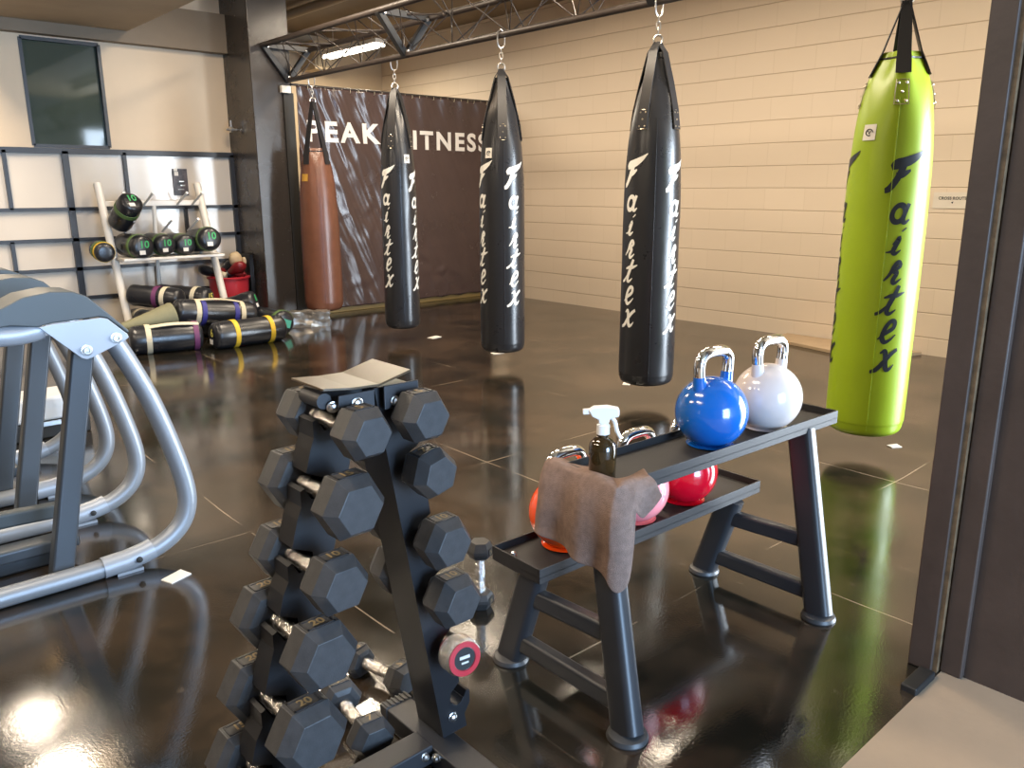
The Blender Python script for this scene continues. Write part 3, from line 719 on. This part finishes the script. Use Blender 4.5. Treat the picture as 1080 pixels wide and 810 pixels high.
# base: two foot bars with ribbed caps and a cross bar
for x, ya_, yb_ in ((.995, -.27, .155), (.535, -.27, .155)):
    bm = nb(); box(bm, (x - .80, (ya_ + yb_) / 2, .03), (.075, yb_ - ya_, .055)); fb = fin('foot_bar', bm, 'satin_black', rk, bevel=.004, smooth=0)
    for y in (ya_, yb_):
        bm = nb(); box(bm, (x - .80, y, .030), (.080, .03, .060))
        for k in range(6): box(bm, (x - .80 - .032 + k * .0128, y, .0615), (.006, .03, .005))
        fin('ribbed_cap', bm, 'rubber', fb, bevel=.002, smooth=0)
for y in (-.02,):
    bm = nb(); box(bm, (-.035, y, .04), (.39, .07, .05)); cb_ = fin('cross_bar', bm, 'satin_black', rk, bevel=.004, smooth=0)
bolt((.135, -.055, .045), (0, -1, .2), cb_, .009); bolt((.155, -.075, .045), (-.8, -.4, .2), cb_, .009)
bolt((.225, -.045, .105), (0, -1, 0), rk, .010)

# ------------------------------------------------------------------ kettlebell rack
kr = thing('kettlebell_rack', 'black two tier steel rack on splayed legs carrying kettlebells', 'rack', (0, 0, 0))
def tray(x0, x1, yf0, yf1, d, z, name):
    """shelf with turned-up lips; yf0/yf1 = front edge at the left and right end"""
    bm = nb()
    n = V((x1 - x0, yf1 - yf0, 0)); L = n.length; ang = math.atan2(n.y, n.x)
    mx = Matrix.Translation((x0, yf0, z)) @ Matrix.Rotation(ang, 4, 'Z')
    box(bm, (L / 2, d / 2, -.003), (L, d, .006), mx)
    for y in (.003, d - .003): box(bm, (L / 2, y, .0), (L, .006, .044), mx)
    for x in (.003, L - .003): box(bm, (x, d / 2, .0), (.006, d - .012, .044), mx)
    s = fin(name, bm, 'shelf_black', kr, bevel=.0015, smooth=0)
    return s, mx, L
up, mxu, Lu = tray(1.490, 2.556, 1.262, 1.221, .205, .598, 'shelf')
lo, mxl, Ll = tray(1.385, 2.438, 1.446, 1.421, .205, .322, 'shelf')
for mx, L, s in ((mxu, Lu, up), (mxl, Ll, lo)):
    for x in (.06, L - .06):
        p_ = mx @ V((x, .02, -.014)); bolt(p_, (0, 0, -1), s, .006); 
bolt(mxl @ V((.035, .15, .0)), (0, 0, 1), lo, .008)
def ovalleg(a, b_, name='leg'):
    bm = nb(); a, b_ = V(a), V(b_)
    mx = Matrix.Translation(a) @ frame(b_ - a, (1, 0, 0)); L = (b_ - a).length
    pol = []
    hw, hd, r = .028, .043, .020
    for cx, cy, a0 in ((hw - r, hd - r, 0), (-hw + r, hd - r, 90), (-hw + r, -hd + r, 180), (hw - r, -hd + r, 270)):
        for k in range(6): q = R(a0 + 18 * k); pol.append((cx + r * math.cos(q), cy + r * math.sin(q)))
    prism(bm, pol, 0, L, mx); return fin(name, bm, 'satin_black', kr, smooth=40)
legs = {}
for sx, (fx, fy), (bx_, by_), tx in ((0, (1.392, 1.130), (1.406, 1.588), 1.50), (1, (2.296, 1.098), (2.300, 1.540), 2.395)):
    lf = ovalleg((fx, fy, .012), (tx, fy + (.205 if sx == 0 else .165), .578)); lb = ovalleg((bx_, by_, .012), (bx_ + .015, by_ - .085, .302))
    for (x, y), par in (((fx, fy), lf), ((bx_, by_), lb)):
        bm = nb(); lathe(bm, [(.052, 0), (.054, .004), (.050, .014), (.040, .018), (.0, .018)], 28, Matrix.Translation((x, y, 0)), True); fin('foot_pad', bm, 'rubber', par)
    for z, k in ((.232, .30), (.075, .13)):
        f_ = (z - .012) / .568; g_ = (z - .012) / .29
        a = (fx + (tx - fx) * f_, fy + (.205 if sx == 0 else .165) * f_ + .02, z); b_ = (bx_ + .015 * g_, by_ - .085 * g_ - .02, z)
        bm = nb(); bar(bm, a, b_, .040, .055); fin('rung', bm, 'satin_black', kr, bevel=.012, smooth=40)

def kettlebell(label, x, y, z, material, rz=0.):
    t = thing('kettlebell', label, 'kettlebell', (x, y, z), rz, 'competition kettlebells')
    r = .108; prof = [(0, .0), (.062, .0), (.070, .003)]
    for k in range(1, 22):
        a = R(-68 + 158 * k / 21); prof.append((max(r * math.cos(a), .0), .101 + r * math.sin(a) * (1 if a > 0 else 1.0)))
    bm = nb(); lathe(bm, prof, 40, I4, False); body = fin('body', bm, material, t, smooth=60)
    # painted horns rising out of the body
    for s in (-1, 1):
        bm = nb(); tube(bm, [(s * .056, 0, .165), (s * .061, 0, .195), (s * .063, 0, .217)], [.0225, .0195, .0180], 16); fin('horn', bm, material, body)
    pts = cat([(-.063, 0, .212), (-.066, 0, .244), (-.060, 0, .268), (-.038, 0, .282), (0, 0, .285), (.038, 0, .282), (.060, 0, .268), (.066, 0, .244), (.063, 0, .212)], 6)
    bm = nb(); tube(bm, pts, .0172, 18); fin('handle', bm, 'chrome', t, smooth=60)
    return t
kettlebell('blue kettlebell with chrome handle on the upper shelf', 1.985, 1.335, .599, 'blue', R(-4))
kettlebell('white kettlebell with chrome handle at the upper shelf end', 2.268, 1.320, .599, 'white_kb', R(-4))
kettlebell('orange kettlebell half hidden by the towel on the lower shelf', 1.590, 1.553, .323, 'orange')
kettlebell('pink kettlebell on the lower shelf between orange and red ones', 1.892, 1.540, .323, 'pink', R(-3))
kettlebell('red kettlebell on the lower shelf below the blue one', 2.140, 1.530, .323, 'red', R(-3))

# spray bottle
t = thing('spray_bottle', 'dark amber spray bottle with white trigger on the upper shelf', 'bottle', (1.520, 1.350, .599), R(-42))
bm = nb(); lathe(bm, [(0, 0), (.033, 0), (.036, .004), (.037, .084), (.035, .098), (.026, .111), (.015, .118), (.0145, .136)], 32, I4, False); fin('bottle', bm, 'amber', t, smooth=40)
SZ = -.032
bm = nb(); lathe(bm, [(.0175, .126), (.0175, .150), (.012, .154), (.012, .164)], 24); fin('collar', bm, 'trigger', t, smooth=30)
bm = nb(); pol = [(a, z + SZ) for a, z in [(-.040, .222), (-.030, .206), (-.014, .198), (-.013, .186), (.013, .186), (.016, .200), (.040, .206), (.040, .228), (.010, .234), (-.026, .232)]]; prism(bm, pol, -.0125, .0125, XZ); fin('spray_head', bm, 'trigger', t, bevel=.004, smooth=30)
bm = nb(); bar(bm, (-.034, 0, .187), (-.054, 0, .186), .014, .014, (0, 0, 1)); fin('nozzle', bm, 'trigger', t, bevel=.002, smooth=0)
bm = nb(); tube(bm, cat([(.018, 0, .173), (.030, 0, .158), (.036, 0, .133), (.046, 0, .113)], 5), .007, 10, sx=.8); fin('trigger', bm, 'trigger', t)

# towel over the left end of the upper shelf
bm = nb()
A0 = V((1.452, 1.50, .626)); A1 = V((1.445, 1.234, .626)); A2 = V((1.572, 1.230, .628))
nu, nv = 60, 36
g = []
for j in range(-8, nv + 1):
    row = []
    for i in range(nu + 1):
        u = i / nu
        # perimeter position and outward direction with a rounded corner
        if u < .62: b_ = A0.lerp(A1, u / .62); o_ = V((-1, -.06, 0))
        elif u < .74:
            k = (u - .62) / .12; b_ = A1.lerp(A1 + V((.018, -.004, 0)), k); a = R(180 + 90 * k); o_ = V((math.cos(a), math.sin(a), 0))
        else: b_ = (A1 + V((.018, -.004, 0))).lerp(A2, (u - .74) / .26); o_ = V((.05, -1, 0))
        # drop length
        if u < .62: dr = .195 + .045 * (u / .62)
        elif u < .74: dr = .24 + .03 * math.sin((u - .62) / .12 * PI)
        else: dr = max(.028, .24 - ((u - .74) / .045) ** .8 * .115) if u < .80 else .100 - .055 * abs((u - .88) / .12)
        if j < 0:
            k = -j / 8; inw = -o_ * (.085 * k) + V((0, 0, .004 - .018 * min(1, k * 1.2) * 0))
            if u >= .62: inw = V((.06 * k, .07 * k, .004))
            p_ = b_ + inw
            p_.z = .628 + .004 * math.sin(u * 17 + k * 3) - .022 * max(0, k - .25)
        else:
            k = j / nv
            fl = .016 * math.sin(min(1, k * 3) * PI / 2) + .012 * k
            wob = .012 * k * math.sin(u * 19 + 1) + .006 * k * noise.noise(V((u * 6, k * 4, 3)))
            p_ = b_ + o_ * (fl + wob) + V((0, 0, -dr * k))
            p_.z -= .004 * (1 - math.cos(min(1, k * 6) * PI / 2)) * 0
        p_ += V((noise.noise(p_ * 14), noise.noise(p_ * 14 + V((5, 0, 0))), 0)) * .003
        row.append(bm.verts.new(p_))
    g.append(row)
ring_faces(bm, g, closed=False)
tag(fin('towel', bm, 'towel', smooth=180, solid=.004, sub=1), 'taupe towel draped over the left end of the kettlebell rack', 'towel')

# ------------------------------------------------------------------ exercise machines on the left
def machine(label, y0, sides, x_off=0.):
    t = thing('exercise_machine', label, 'exercise machine', (x_off, y0, 0), group='row of exercise machines')
    for dy in sides:
        # bent silver tube
        pts = cat([(-1.2, dy, .036), (-.2, dy, .036), (.36, dy, .036), (.62, dy, .037), (.76, dy, .044), (.86, dy, .066), (.935, dy, .115), (.972, dy, .185), (.974, dy, .280), (.940, dy, .436), (.889, dy, .607), (.838, dy, .737), (.775, dy, .872)], 5)
        bm = nb(); tube(bm, pts, .034, 18); fr_ = fin('tube_frame', bm, 'silver', t, smooth=60)
        bm = nb(); tube(bm, [(.66, dy, .039), (.74, dy, .043), (.80, dy, .053), (.835, dy, .062)], .0385, 18); box(bm, (.745, dy, .004), (.09, .05, .012)); sl = fin('sleeve', bm, 'silver_plate', fr_, smooth=40)
        bm = nb(); lathe(bm, [(.0, 0), (.011, 0), (.011, .006), (0, .008)], 12, Matrix.Translation((.775, dy - .0375, .049)) @ frame((0, -1, 0)), False); fin('plug', bm, 'plinth_black', sl)
        # bolted side plate
        pol = [(.560, .924), (.60, .930), (.745, .936), (.765, .930), (.822, .872), (.826, .860), (.812, .850), (.705, .806), (.688, .802), (.672, .808)]
        bm = nb(); prism(bm, pol, dy - .045, dy - .036, XZ); pl_ = fin('side_plate', bm, 'silver_plate', t, bevel=.002, smooth=0)
        for bx_, bz_ in ((.690, .833), (.785, .863)):
            bm = nb(); lathe(bm, [(.018, 0), (.018, .003), (.013, .004), (.012, .012), (.007, .012), (.006, .007), (0, .007)], 18, Matrix.Translation((bx_, dy - .045, bz_)) @ frame((0, -1, 0)), True); fin('bolt', bm, 'zinc', pl_, smooth=30)
        # slanted upright
        bm = nb(); bar(bm, (.705, dy + .055, .86), (.532, dy + .055, .0), .060, .072, (1, 0, 0)); fin('upright', bm, 'machine_dark', t, bevel=.010, smooth=0)
        # moulded hood
        pol = [(.10, .955), (.30, .968), (.47, .995), (.527, 1.022), (.608, 1.034), (.672, 1.028), (.712, 1.010), (.765, .955), (.832, .880), (.826, .872), (.765, .931), (.745, .938), (.60, .932), (.557, .924), (.484, .936), (.30, .918), (.10, .905)]
        bm = nb(); prism(bm, pol, dy - .040, dy + .135, XZ); fin('hood', bm, 'hood', t, bevel=.016, smooth=40)
        # silver arm under the hood
        bm = nb(); tube(bm, cat([(.575, dy - .005, .912), (.50, dy - .005, .902), (.40, dy - .005, .905), (.1, dy - .005, .91)], 5), .034, 14); fin('arm', bm, 'silver_plate', t, smooth=60)
    y_a, y_b = sides[0], sides[-1]
    for x, z, nm in ((.22, .030, 'cross_member'), (-.5, .030, 'cross_member')):
        bm = nb(); box(bm, (x, (y_a + y_b) / 2 + .02, z + .02), (.07, y_b - y_a, .05)); fin(nm, bm, 'machine_dark', t, bevel=.006, smooth=0)
    bm = nb(); box(bm, (.05, y_a + .27, .075), (1.20, .09, .05)); box(bm, (.05, y_a + .27, .03), (1.1, .05, .06)); fin('rail', bm, 'machine_dark', t, bevel=.012, smooth=0)
    bm = nb(); bar(bm, (-.5, y_a + .40, .20), (.66, y_a + .40, .15), .05, .06); bar(bm, (.20, y_a + .40, .165), (.20, y_a + .40, .0), .04, .05, (1, 0, 0)); fin('guide_rail', bm, 'hood', t, bevel=.012, smooth=0)
    return t
machine('grey and silver exercise machine with rounded hoods, nearest in the row', 2.94, (0, .58))
machine('grey and silver exercise machine standing behind the nearest one', 3.95, (0, .58))
t = thing('rowing_machine', 'low white machine end with a dark slot on the floor behind the grey machines', 'exercise machine', (.95, 4.95, 0))
bm = nb(); prism(bm, [(-.3, .10), (.2, .10), (.2, .20), (.15, .235), (-.3, .235)], -.02, .26, XZ); fin('cover', bm, 'machine_white', t, bevel=.02, smooth=40)
bm = nb(); box(bm, (-.03, .12, .05), (.46, .26, .10)); fin('base', bm, 'plinth_black', t, bevel=.01, smooth=0)
bm = nb(); box(bm, (-.02, -.016, .085), (.14, .01, .03)); fin('handle_slot', bm, 'zinc', t, bevel=.004, smooth=0)
bm = text_mesh('OCCO', .045, -.001); bm.transform(Matrix.Translation((.06, -.0215, .185)) @ Matrix.Rotation(PI / 2, 4, 'X')); fin('lettering', bm, 'zinc', t, smooth=0)

# ------------------------------------------------------------------ power bag rack, pile of bags
pr = thing('bag_rack', 'white metal rack leaning back with pegs holding black power bags', 'rack', (2.75, 8.1, 0))
for x in (-.47, .47):
    bm = nb(); tube(bm, [(x, -.22, .0), (x, .32, 1.39)], .036, 16); po = fin('post', bm, 'white_metal', pr)
    bm = nb(); lathe(bm, [(.037, 0), (.037, .02), (.028, .026), (0, .026)], 16, Matrix.Translation((x, .32, 1.385)) @ frame((0, .36, .93)), True); fin('end_cap', bm, 'white_metal', po)
bm = nb(); tube(bm, [(0, .40, .0), (0, .25, 1.20)], .020, 12); fin('rear_strut', bm, 'white_metal', pr)
for z, nm in ((1.22, 'rail'), (.722, 'tray')):
    y = -.22 + .54 * z / 1.39 - (.11 if nm == 'tray' else 0)
    bm = nb(); box(bm, (0, y, z), (.94, .04 if nm == 'rail' else .36, .05 if nm == 'rail' else .025)); fin(nm, bm, 'white_metal', pr, bevel=.006, smooth=0)
for z, xs in ((1.20, (-.36, -.10, .22, .37)), (.95, (-.33, .02, .27)), (.70, (-.18, .06, .3))):
    y = -.22 + .54 * z / 1.39
    for x in xs:
        bm = nb(); tube(bm, [(x, y, z), (x + .03, y - .20, z + .11)], .011, 10); pg = fin('peg', bm, 'white_metal', pr)
        bm = nb(); lathe(bm, [(.013, 0), (.013, .02), (0, .022)], 12, Matrix.Translation((x + .03, y - .20, z + .11)) @ frame((.03, -.20, .11)), True); fin('peg_tip', bm, 'trigger', pg)

def powerbag(label, a, b_, r, bands=(), num=None, numcol='num_green', handle=None, seg=26):
    """a = the end turned to the viewer, b_ = the other end"""
    a, b_ = V(a), V(b_); L = (b_ - a).length
    t = thing('power_bag', label, 'power bag', a, group='power bags')
    mx = frame(b_ - a, (0, 0, 1))
    t.matrix_world = Matrix.Translation(a) @ mx
    prof = [(0, 0), (r * .55, .0), (r * .80, r * .06), (r * .95, r * .22), (r, r * .45)]
    for k in range(1, 6): prof.append((r * (1 + .03 * math.sin(k * 2.1)), r * .45 + (L - .9 * r) * k / 6))
    prof += [(r, L - r * .45), (r * .95, L - r * .22), (r * .80, L - r * .06), (r * .55, L), (0, L)]
    bm = nb(); lathe(bm, prof, 28, I4, False); body = fin('bag', bm, 'leather_black', t, smooth=50)
    for f_, c in bands:
        bm = nb(); lathe(bm, [(r * 1.02, L * f_ - .022), (r * 1.055, L * f_ - .020), (r * 1.055, L * f_ + .020), (r * 1.02, L * f_ + .022)], 28, I4, False); fin('strap', bm, c, t)
    if num:
        # local +X of the frame points up, so lay the text out along it
        tm = text_mesh(num, r * .85, .002); tm.transform(Matrix.Translation((r * .2, 0, -.003)) @ Matrix(((0, 1, 0, 0), (1, 0, 0, 0), (0, 0, -1, 0), (0, 0, 0, 1))))
        fin('number', tm, numcol, body, smooth=0)
        bm = nb(); box(bm, (-r * .45, -r * .2, -.002), (r * .35, r * .5, .003)); fin('weight_label', bm, 'tag_white', body, smooth=0)
    if handle:
        for f0, f1, off in handle:
            bm = nb(); w = .018; rr = []
            for k in range(9):
                s = k / 8; z = L * (f0 + (f1 - f0) * s); h = r * 1.03 + .018 * math.sin(s * PI)
                ca, sa = math.cos(off), math.sin(off)
                c = V((h * ca, h * sa, z)); tv = V((-sa, ca, 0)); nv = V((ca, sa, 0))
                rr.append([bm.verts.new(c + tv * w + nv * .003), bm.verts.new(c - tv * w + nv * .003), bm.verts.new(c - tv * w - nv * .003), bm.verts.new(c + tv * w - nv * .003)])
            ring_faces(bm, rr); fin('grip', bm, 'web_white', t, smooth=30)
    return t
# on the rack
powerbag('black power bag with green band lying alone on the top pegs of the white rack', (2.43, 7.94, 1.255), (2.37, 8.22, 1.03), .108, ((.36, 'web_green'),), '10')
powerbag('black power bag on the middle pegs of the white rack beside its left post', (2.46, 7.84, .835), (2.40, 8.26, .845), .108, ((.25, 'web_green'),), '10')
powerbag('second black power bag from the left on the middle pegs of the white rack', (2.672, 7.86, .842), (2.635, 8.26, .850), .098, ((.25, 'web_green'),), '10')
powerbag('third black power bag from the left on the middle pegs of the white rack', (2.868, 7.88, .836), (2.84, 8.26, .845), .096, ((.3, 'web_green'),), '10')
powerbag('black power bag on the middle pegs of the white rack beside its right post', (3.075, 7.80, .890), (3.05, 8.22, .850), .112, ((.2, 'web_green'),), '10')
powerbag('short olive banded bag sticking out left of the white rack post', (2.17, 8.02, .79), (2.20, 8.34, .80), .088, ((.2, 'web_yellow'), (.5, 'web_green')), None)
# pile on the floor
powerbag('black power bag with cream and purple bands, front left on the floor', (2.02, 7.085, .120), (2.585, 6.965, .120), .120, ((.25, 'web_white'), (.90, 'web_purple')), None, handle=((.25, .95, .5),))
powerbag('black power bag with two yellow bands lying on the floor, front right of the pile', (2.625, 6.84, .118), (3.29, 6.86, .118), .118, ((.28, 'web_yellow'), (.77, 'web_yellow')), '6', 'num_yellow')
powerbag('black power bag with teal end label on the floor at the right of the pile', (3.435, 7.10, .112), (3.38, 7.62, .112), .112, ((.12, 'web_green'),), None)
bm = nb(); box(bm, (0, 0, 0), (.075, .004, .10)); tg_ = fin('end_label', bm, 'num_teal', [o for o in COL.objects if o.get('label', '').startswith('black power bag with teal')][0], smooth=0)
tg_.location = (-.005, .005, -.0045); tg_.rotation_euler = (PI / 2, 0, R(20))
powerbag('long black power bag with cream grips and blue bands on top of the pile', (2.47, 7.27, .300), (3.20, 7.25, .200), .115, ((.25, 'web_white'), (.32, 'web_blue'), (.72, 'web_blue'), (.80, 'web_white')), None, handle=((.25, .82, .25),))
powerbag('black power bag with a yellow number fifteen on its end in the pile', (2.97, 7.70, .325), (2.62, 8.12, .36), .105, ((.25, 'web_white'),), '15', 'num_yellow')
powerbag('black power bag with purple band at the back left of the pile', (2.66, 7.58, .36), (2.32, 7.95, .40), .10, ((.45, 'web_purple'), (.3, 'web_white')), None)
powerbag('black power bag with cream loop strap at the far left of the pile', (2.50, 7.70, .13), (2.40, 8.20, .13), .11, ((.2, 'web_white'), (.7, 'web_white')), None)
powerbag('black power bag with white label tucked behind the pile by the red tub', (3.34, 7.50, .30), (3.00, 7.80, .16), .105, (), '8')
powerbag('dark power bag with green ring under the top of the pile', (2.86, 7.44, .105), (2.86, 7.92, .105), .105, ((.2, 'web_green'),), None)
# olive cone
t = thing('padded_cone', 'olive green canvas cone lying on the floor at the left of the pile', 'cone', (1.95, 7.235, .13))
bm = nb(); mx = Matrix.Translation((.0, 0, .06)) @ frame((.56, -.0, .10), (0, 0, 1)); lathe(bm, [(.0, -.04), (.030, -.04), (.040, .0), (.070, .24), (.112, .49), (.108, .51), (.0, .50)], 28, mx, False); fin('cover', bm, 'olive', t, smooth=40)
# red tub with gloves
t = thing('tub', 'red plastic tub filled with boxing gloves beside the white rack', 'tub', (3.42, 8.315, 0))
bm = nb(); lathe(bm, [(.0, .0), (.175, .0), (.200, .445), (.216, .445), (.219, .460), (.204, .467), (.190, .460), (.165, .02), (0, .02)], 36, I4, False); fin('bucket', bm, 'red_plastic', t, smooth=35)
def glove(label, p_, rot, c, cuff):
    g_ = thing('boxing_glove', label, 'boxing glove', p_, rot=rot, group='boxing gloves in the tub')
    bm = nb(); lathe(bm, [(.03, -.02), (.045, .0), (.052, .05), (.068, .10), (.066, .15), (.045, .19), (.0, .20)], 20, Matrix.Diagonal((1, .75, 1, 1))); tube(bm, cat([(.03, -.03, .04), (.06, -.05, .08), (.065, -.05, .13)], 4), [.02, .022, .024, .024, .024, .023, .022, .02, .014], 10); fin('mitt', bm, c, g_, smooth=60)
    bm = nb(); lathe(bm, [(.040, -.09), (.046, -.085), (.047, -.015), (.040, -.01)], 20, Matrix.Diagonal((1, .8, 1, 1))); fin('cuff', bm, cuff, g_)
glove('black boxing glove in the red tub, at its left rim', (3.29, 8.27, .50), (R(-70), R(30), R(60)), 'leather_black', 'web_white')
glove('dark red boxing glove in the middle of the red tub', (3.42, 8.23, .51), (R(60), R(20), R(10)), 'dark_red', 'leather_black')
glove('tan boxing glove upright at the right side of the red tub', (3.52, 8.27, .53), (R(15), R(-20), R(0)), 'glove_tan', 'leather_black')
glove('black boxing glove at the back of the red tub', (3.41, 8.40, .51), (R(-40), R(70), R(0)), 'leather_black', 'dark_red')
bm = nb(); bmesh.ops.create_cube(bm, size=1, matrix=Matrix.Translation((0, 0, .33)) @ Matrix.Diagonal((.040, .24, .70, 1)))  # thin dark upright slab, faces roughened by noise
bmesh.ops.subdivide_edges(bm, edges=bm.edges, cuts=9, use_grid_fill=True)
for v in bm.verts:
    q_ = V((.3 * noise.noise(v.co * 9), noise.noise(v.co * 9 + V((3, 0, 0))), noise.noise(v.co * 7))) * .016
    if v.co.z < .02: q_.z = 0
    v.co += q_
tag(fin('dark_slab', bm, 'strap_black', smooth=60, loc=(3.655, 8.37, 0)), 'dark lumpy slab standing upright between the red tub and the column', 'bag')
bm = nb(); bmesh.ops.create_cube(bm, size=1, matrix=Matrix.Translation((0, 0, .075)) @ Matrix.Diagonal((.40, .20, .15, 1)))
bmesh.ops.subdivide_edges(bm, edges=bm.edges, cuts=14, use_grid_fill=True)
for v in bm.verts:
    n_ = noise.noise_vector(v.co * 11) * .022 + noise.noise_vector(v.co * 30) * .008
    if v.co.z < .012: n_.z = abs(n_.z) * .1
    v.co += n_
tag(fin('wrapped_parcel', bm, 'foil', smooth=25, loc=(3.84, 7.42, .0)), 'crumpled silver wrapped parcel on the floor under the brown bag', 'parcel')
bpy.data.objects['wrapped_parcel'].rotation_euler.z = R(-20)

# ------------------------------------------------------------------ litter and the board by the block wall
def slip(label, x, y, w, d, rz, c='paper'):
    bm = nb(); box(bm, (0, 0, .002), (w, d, .004))
    for v in bm.verts: v.co.z += .003 * (v.co.x > 0) * (v.co.y > 0)
    o = tag(fin('paper_scrap', bm, c, smooth=0, loc=(x, y, .0)), label, 'paper', 'paper scraps on the floor'); o.rotation_euler.z = rz
slip('white paper label on the floor beside the nearest silver machine tube', .855, 2.772, .085, .055, R(20), 'tag_white')
slip('white paper scrap on the floor right of the lime green bag', 4.26, 1.71, .06, .045, R(-30))
slip('white paper scrap on the floor in front of the banner', 4.38, 6.01, .12, .07, R(10), 'tag_white')
slip('white paper scrap on the floor under the middle black bag', 4.33, 5.05, .10, .06, R(-15))
slip('white paper scrap on the floor under the black bag beside the green one', 4.29, 3.60, .07, .05, R(30))
bm = nb(); prism(bm, [(6.30, 2.80), (6.86, 2.62), (6.86, 3.84), (6.52, 3.80)], .0, .028)
tag(fin('board', bm, 'board', smooth=0, bevel=.003), 'flat tan board on the floor against the block wall behind the green bag', 'board')

# ------------------------------------------------------------------ light
def area(name, loc, rot, sx, sy, e, col):
    l = bpy.data.lights.new(name, 'AREA'); l.shape = 'RECTANGLE'; l.size = sx; l.size_y = sy; l.energy = e; l.color = col
    o = bpy.data.objects.new(name, l); COL.objects.link(o); o.location = loc; o.rotation_euler = rot; return o
COOL = (.62, .80, 1.0); WARM = (1., .84, .645)
# daylight through the shop front behind the doorway and the roller door at the near end of the block wall
area('daylight_front_lobby', (1.1, -3.85, 1.4), (R(90), 0, 0), 2.0, 2.4, 560, (.45, .68, 1.))
area('daylight_front_gym', (6.2, -3.85, 1.4), (R(90), 0, 0), 1.2, 2.6, 160, (.66, .82, 1.))
area('daylight_roller_door', (WX - .03, -1.7, 1.3), (R(90), 0, R(90)), 2.7, 2.6, 1250, (.78, .89, 1.))
# warm strip lights of the gym ceiling
for x, y, L, e in ((1.0, 6.9, 1.6, 110), (4.9, 6.4, 1.4, 68), (4.9, 3.9, 1.4, 66), (4.9, 1.4, 1.4, 70), (3.0, 3.4, 1.4, 80), (.4, 2.6, 1.4, 70), (-1.8, 5, 1.4, 100), (3.2, 6.2, 1.4, 80), (-1.6, 2.2, 1.4, 90)):
    area('strip_light', (x, y, 3.25 if x > 2.8 or x < 1.1 else 2.78), (0, 0, 0), .22, L, e, WARM)
area('strip_light_far', (5.61, 9.25, 2.96), (0, 0, 0), .14, 1.25, 60, (1., .88, .68))
w = bpy.data.worlds.new('world'); S.world = w; w.use_nodes = True
bg = w.node_tree.nodes['Background']; bg.inputs['Color'].default_value = (.80, .86, 1., 1); bg.inputs['Strength'].default_value = .35

S.view_settings.view_transform = 'Standard'; S.view_settings.look = 'None'
S.view_settings.gamma = 1; S.view_settings.use_curve_mapping = False; S.view_settings.exposure = 0.
try:
    S.cycles.use_denoising = True; S.cycles.max_bounces = 8; S.cycles.caustics_reflective = False; S.cycles.caustics_refractive = False
    S.cycles.sample_clamp_indirect = 6
except Exception: pass
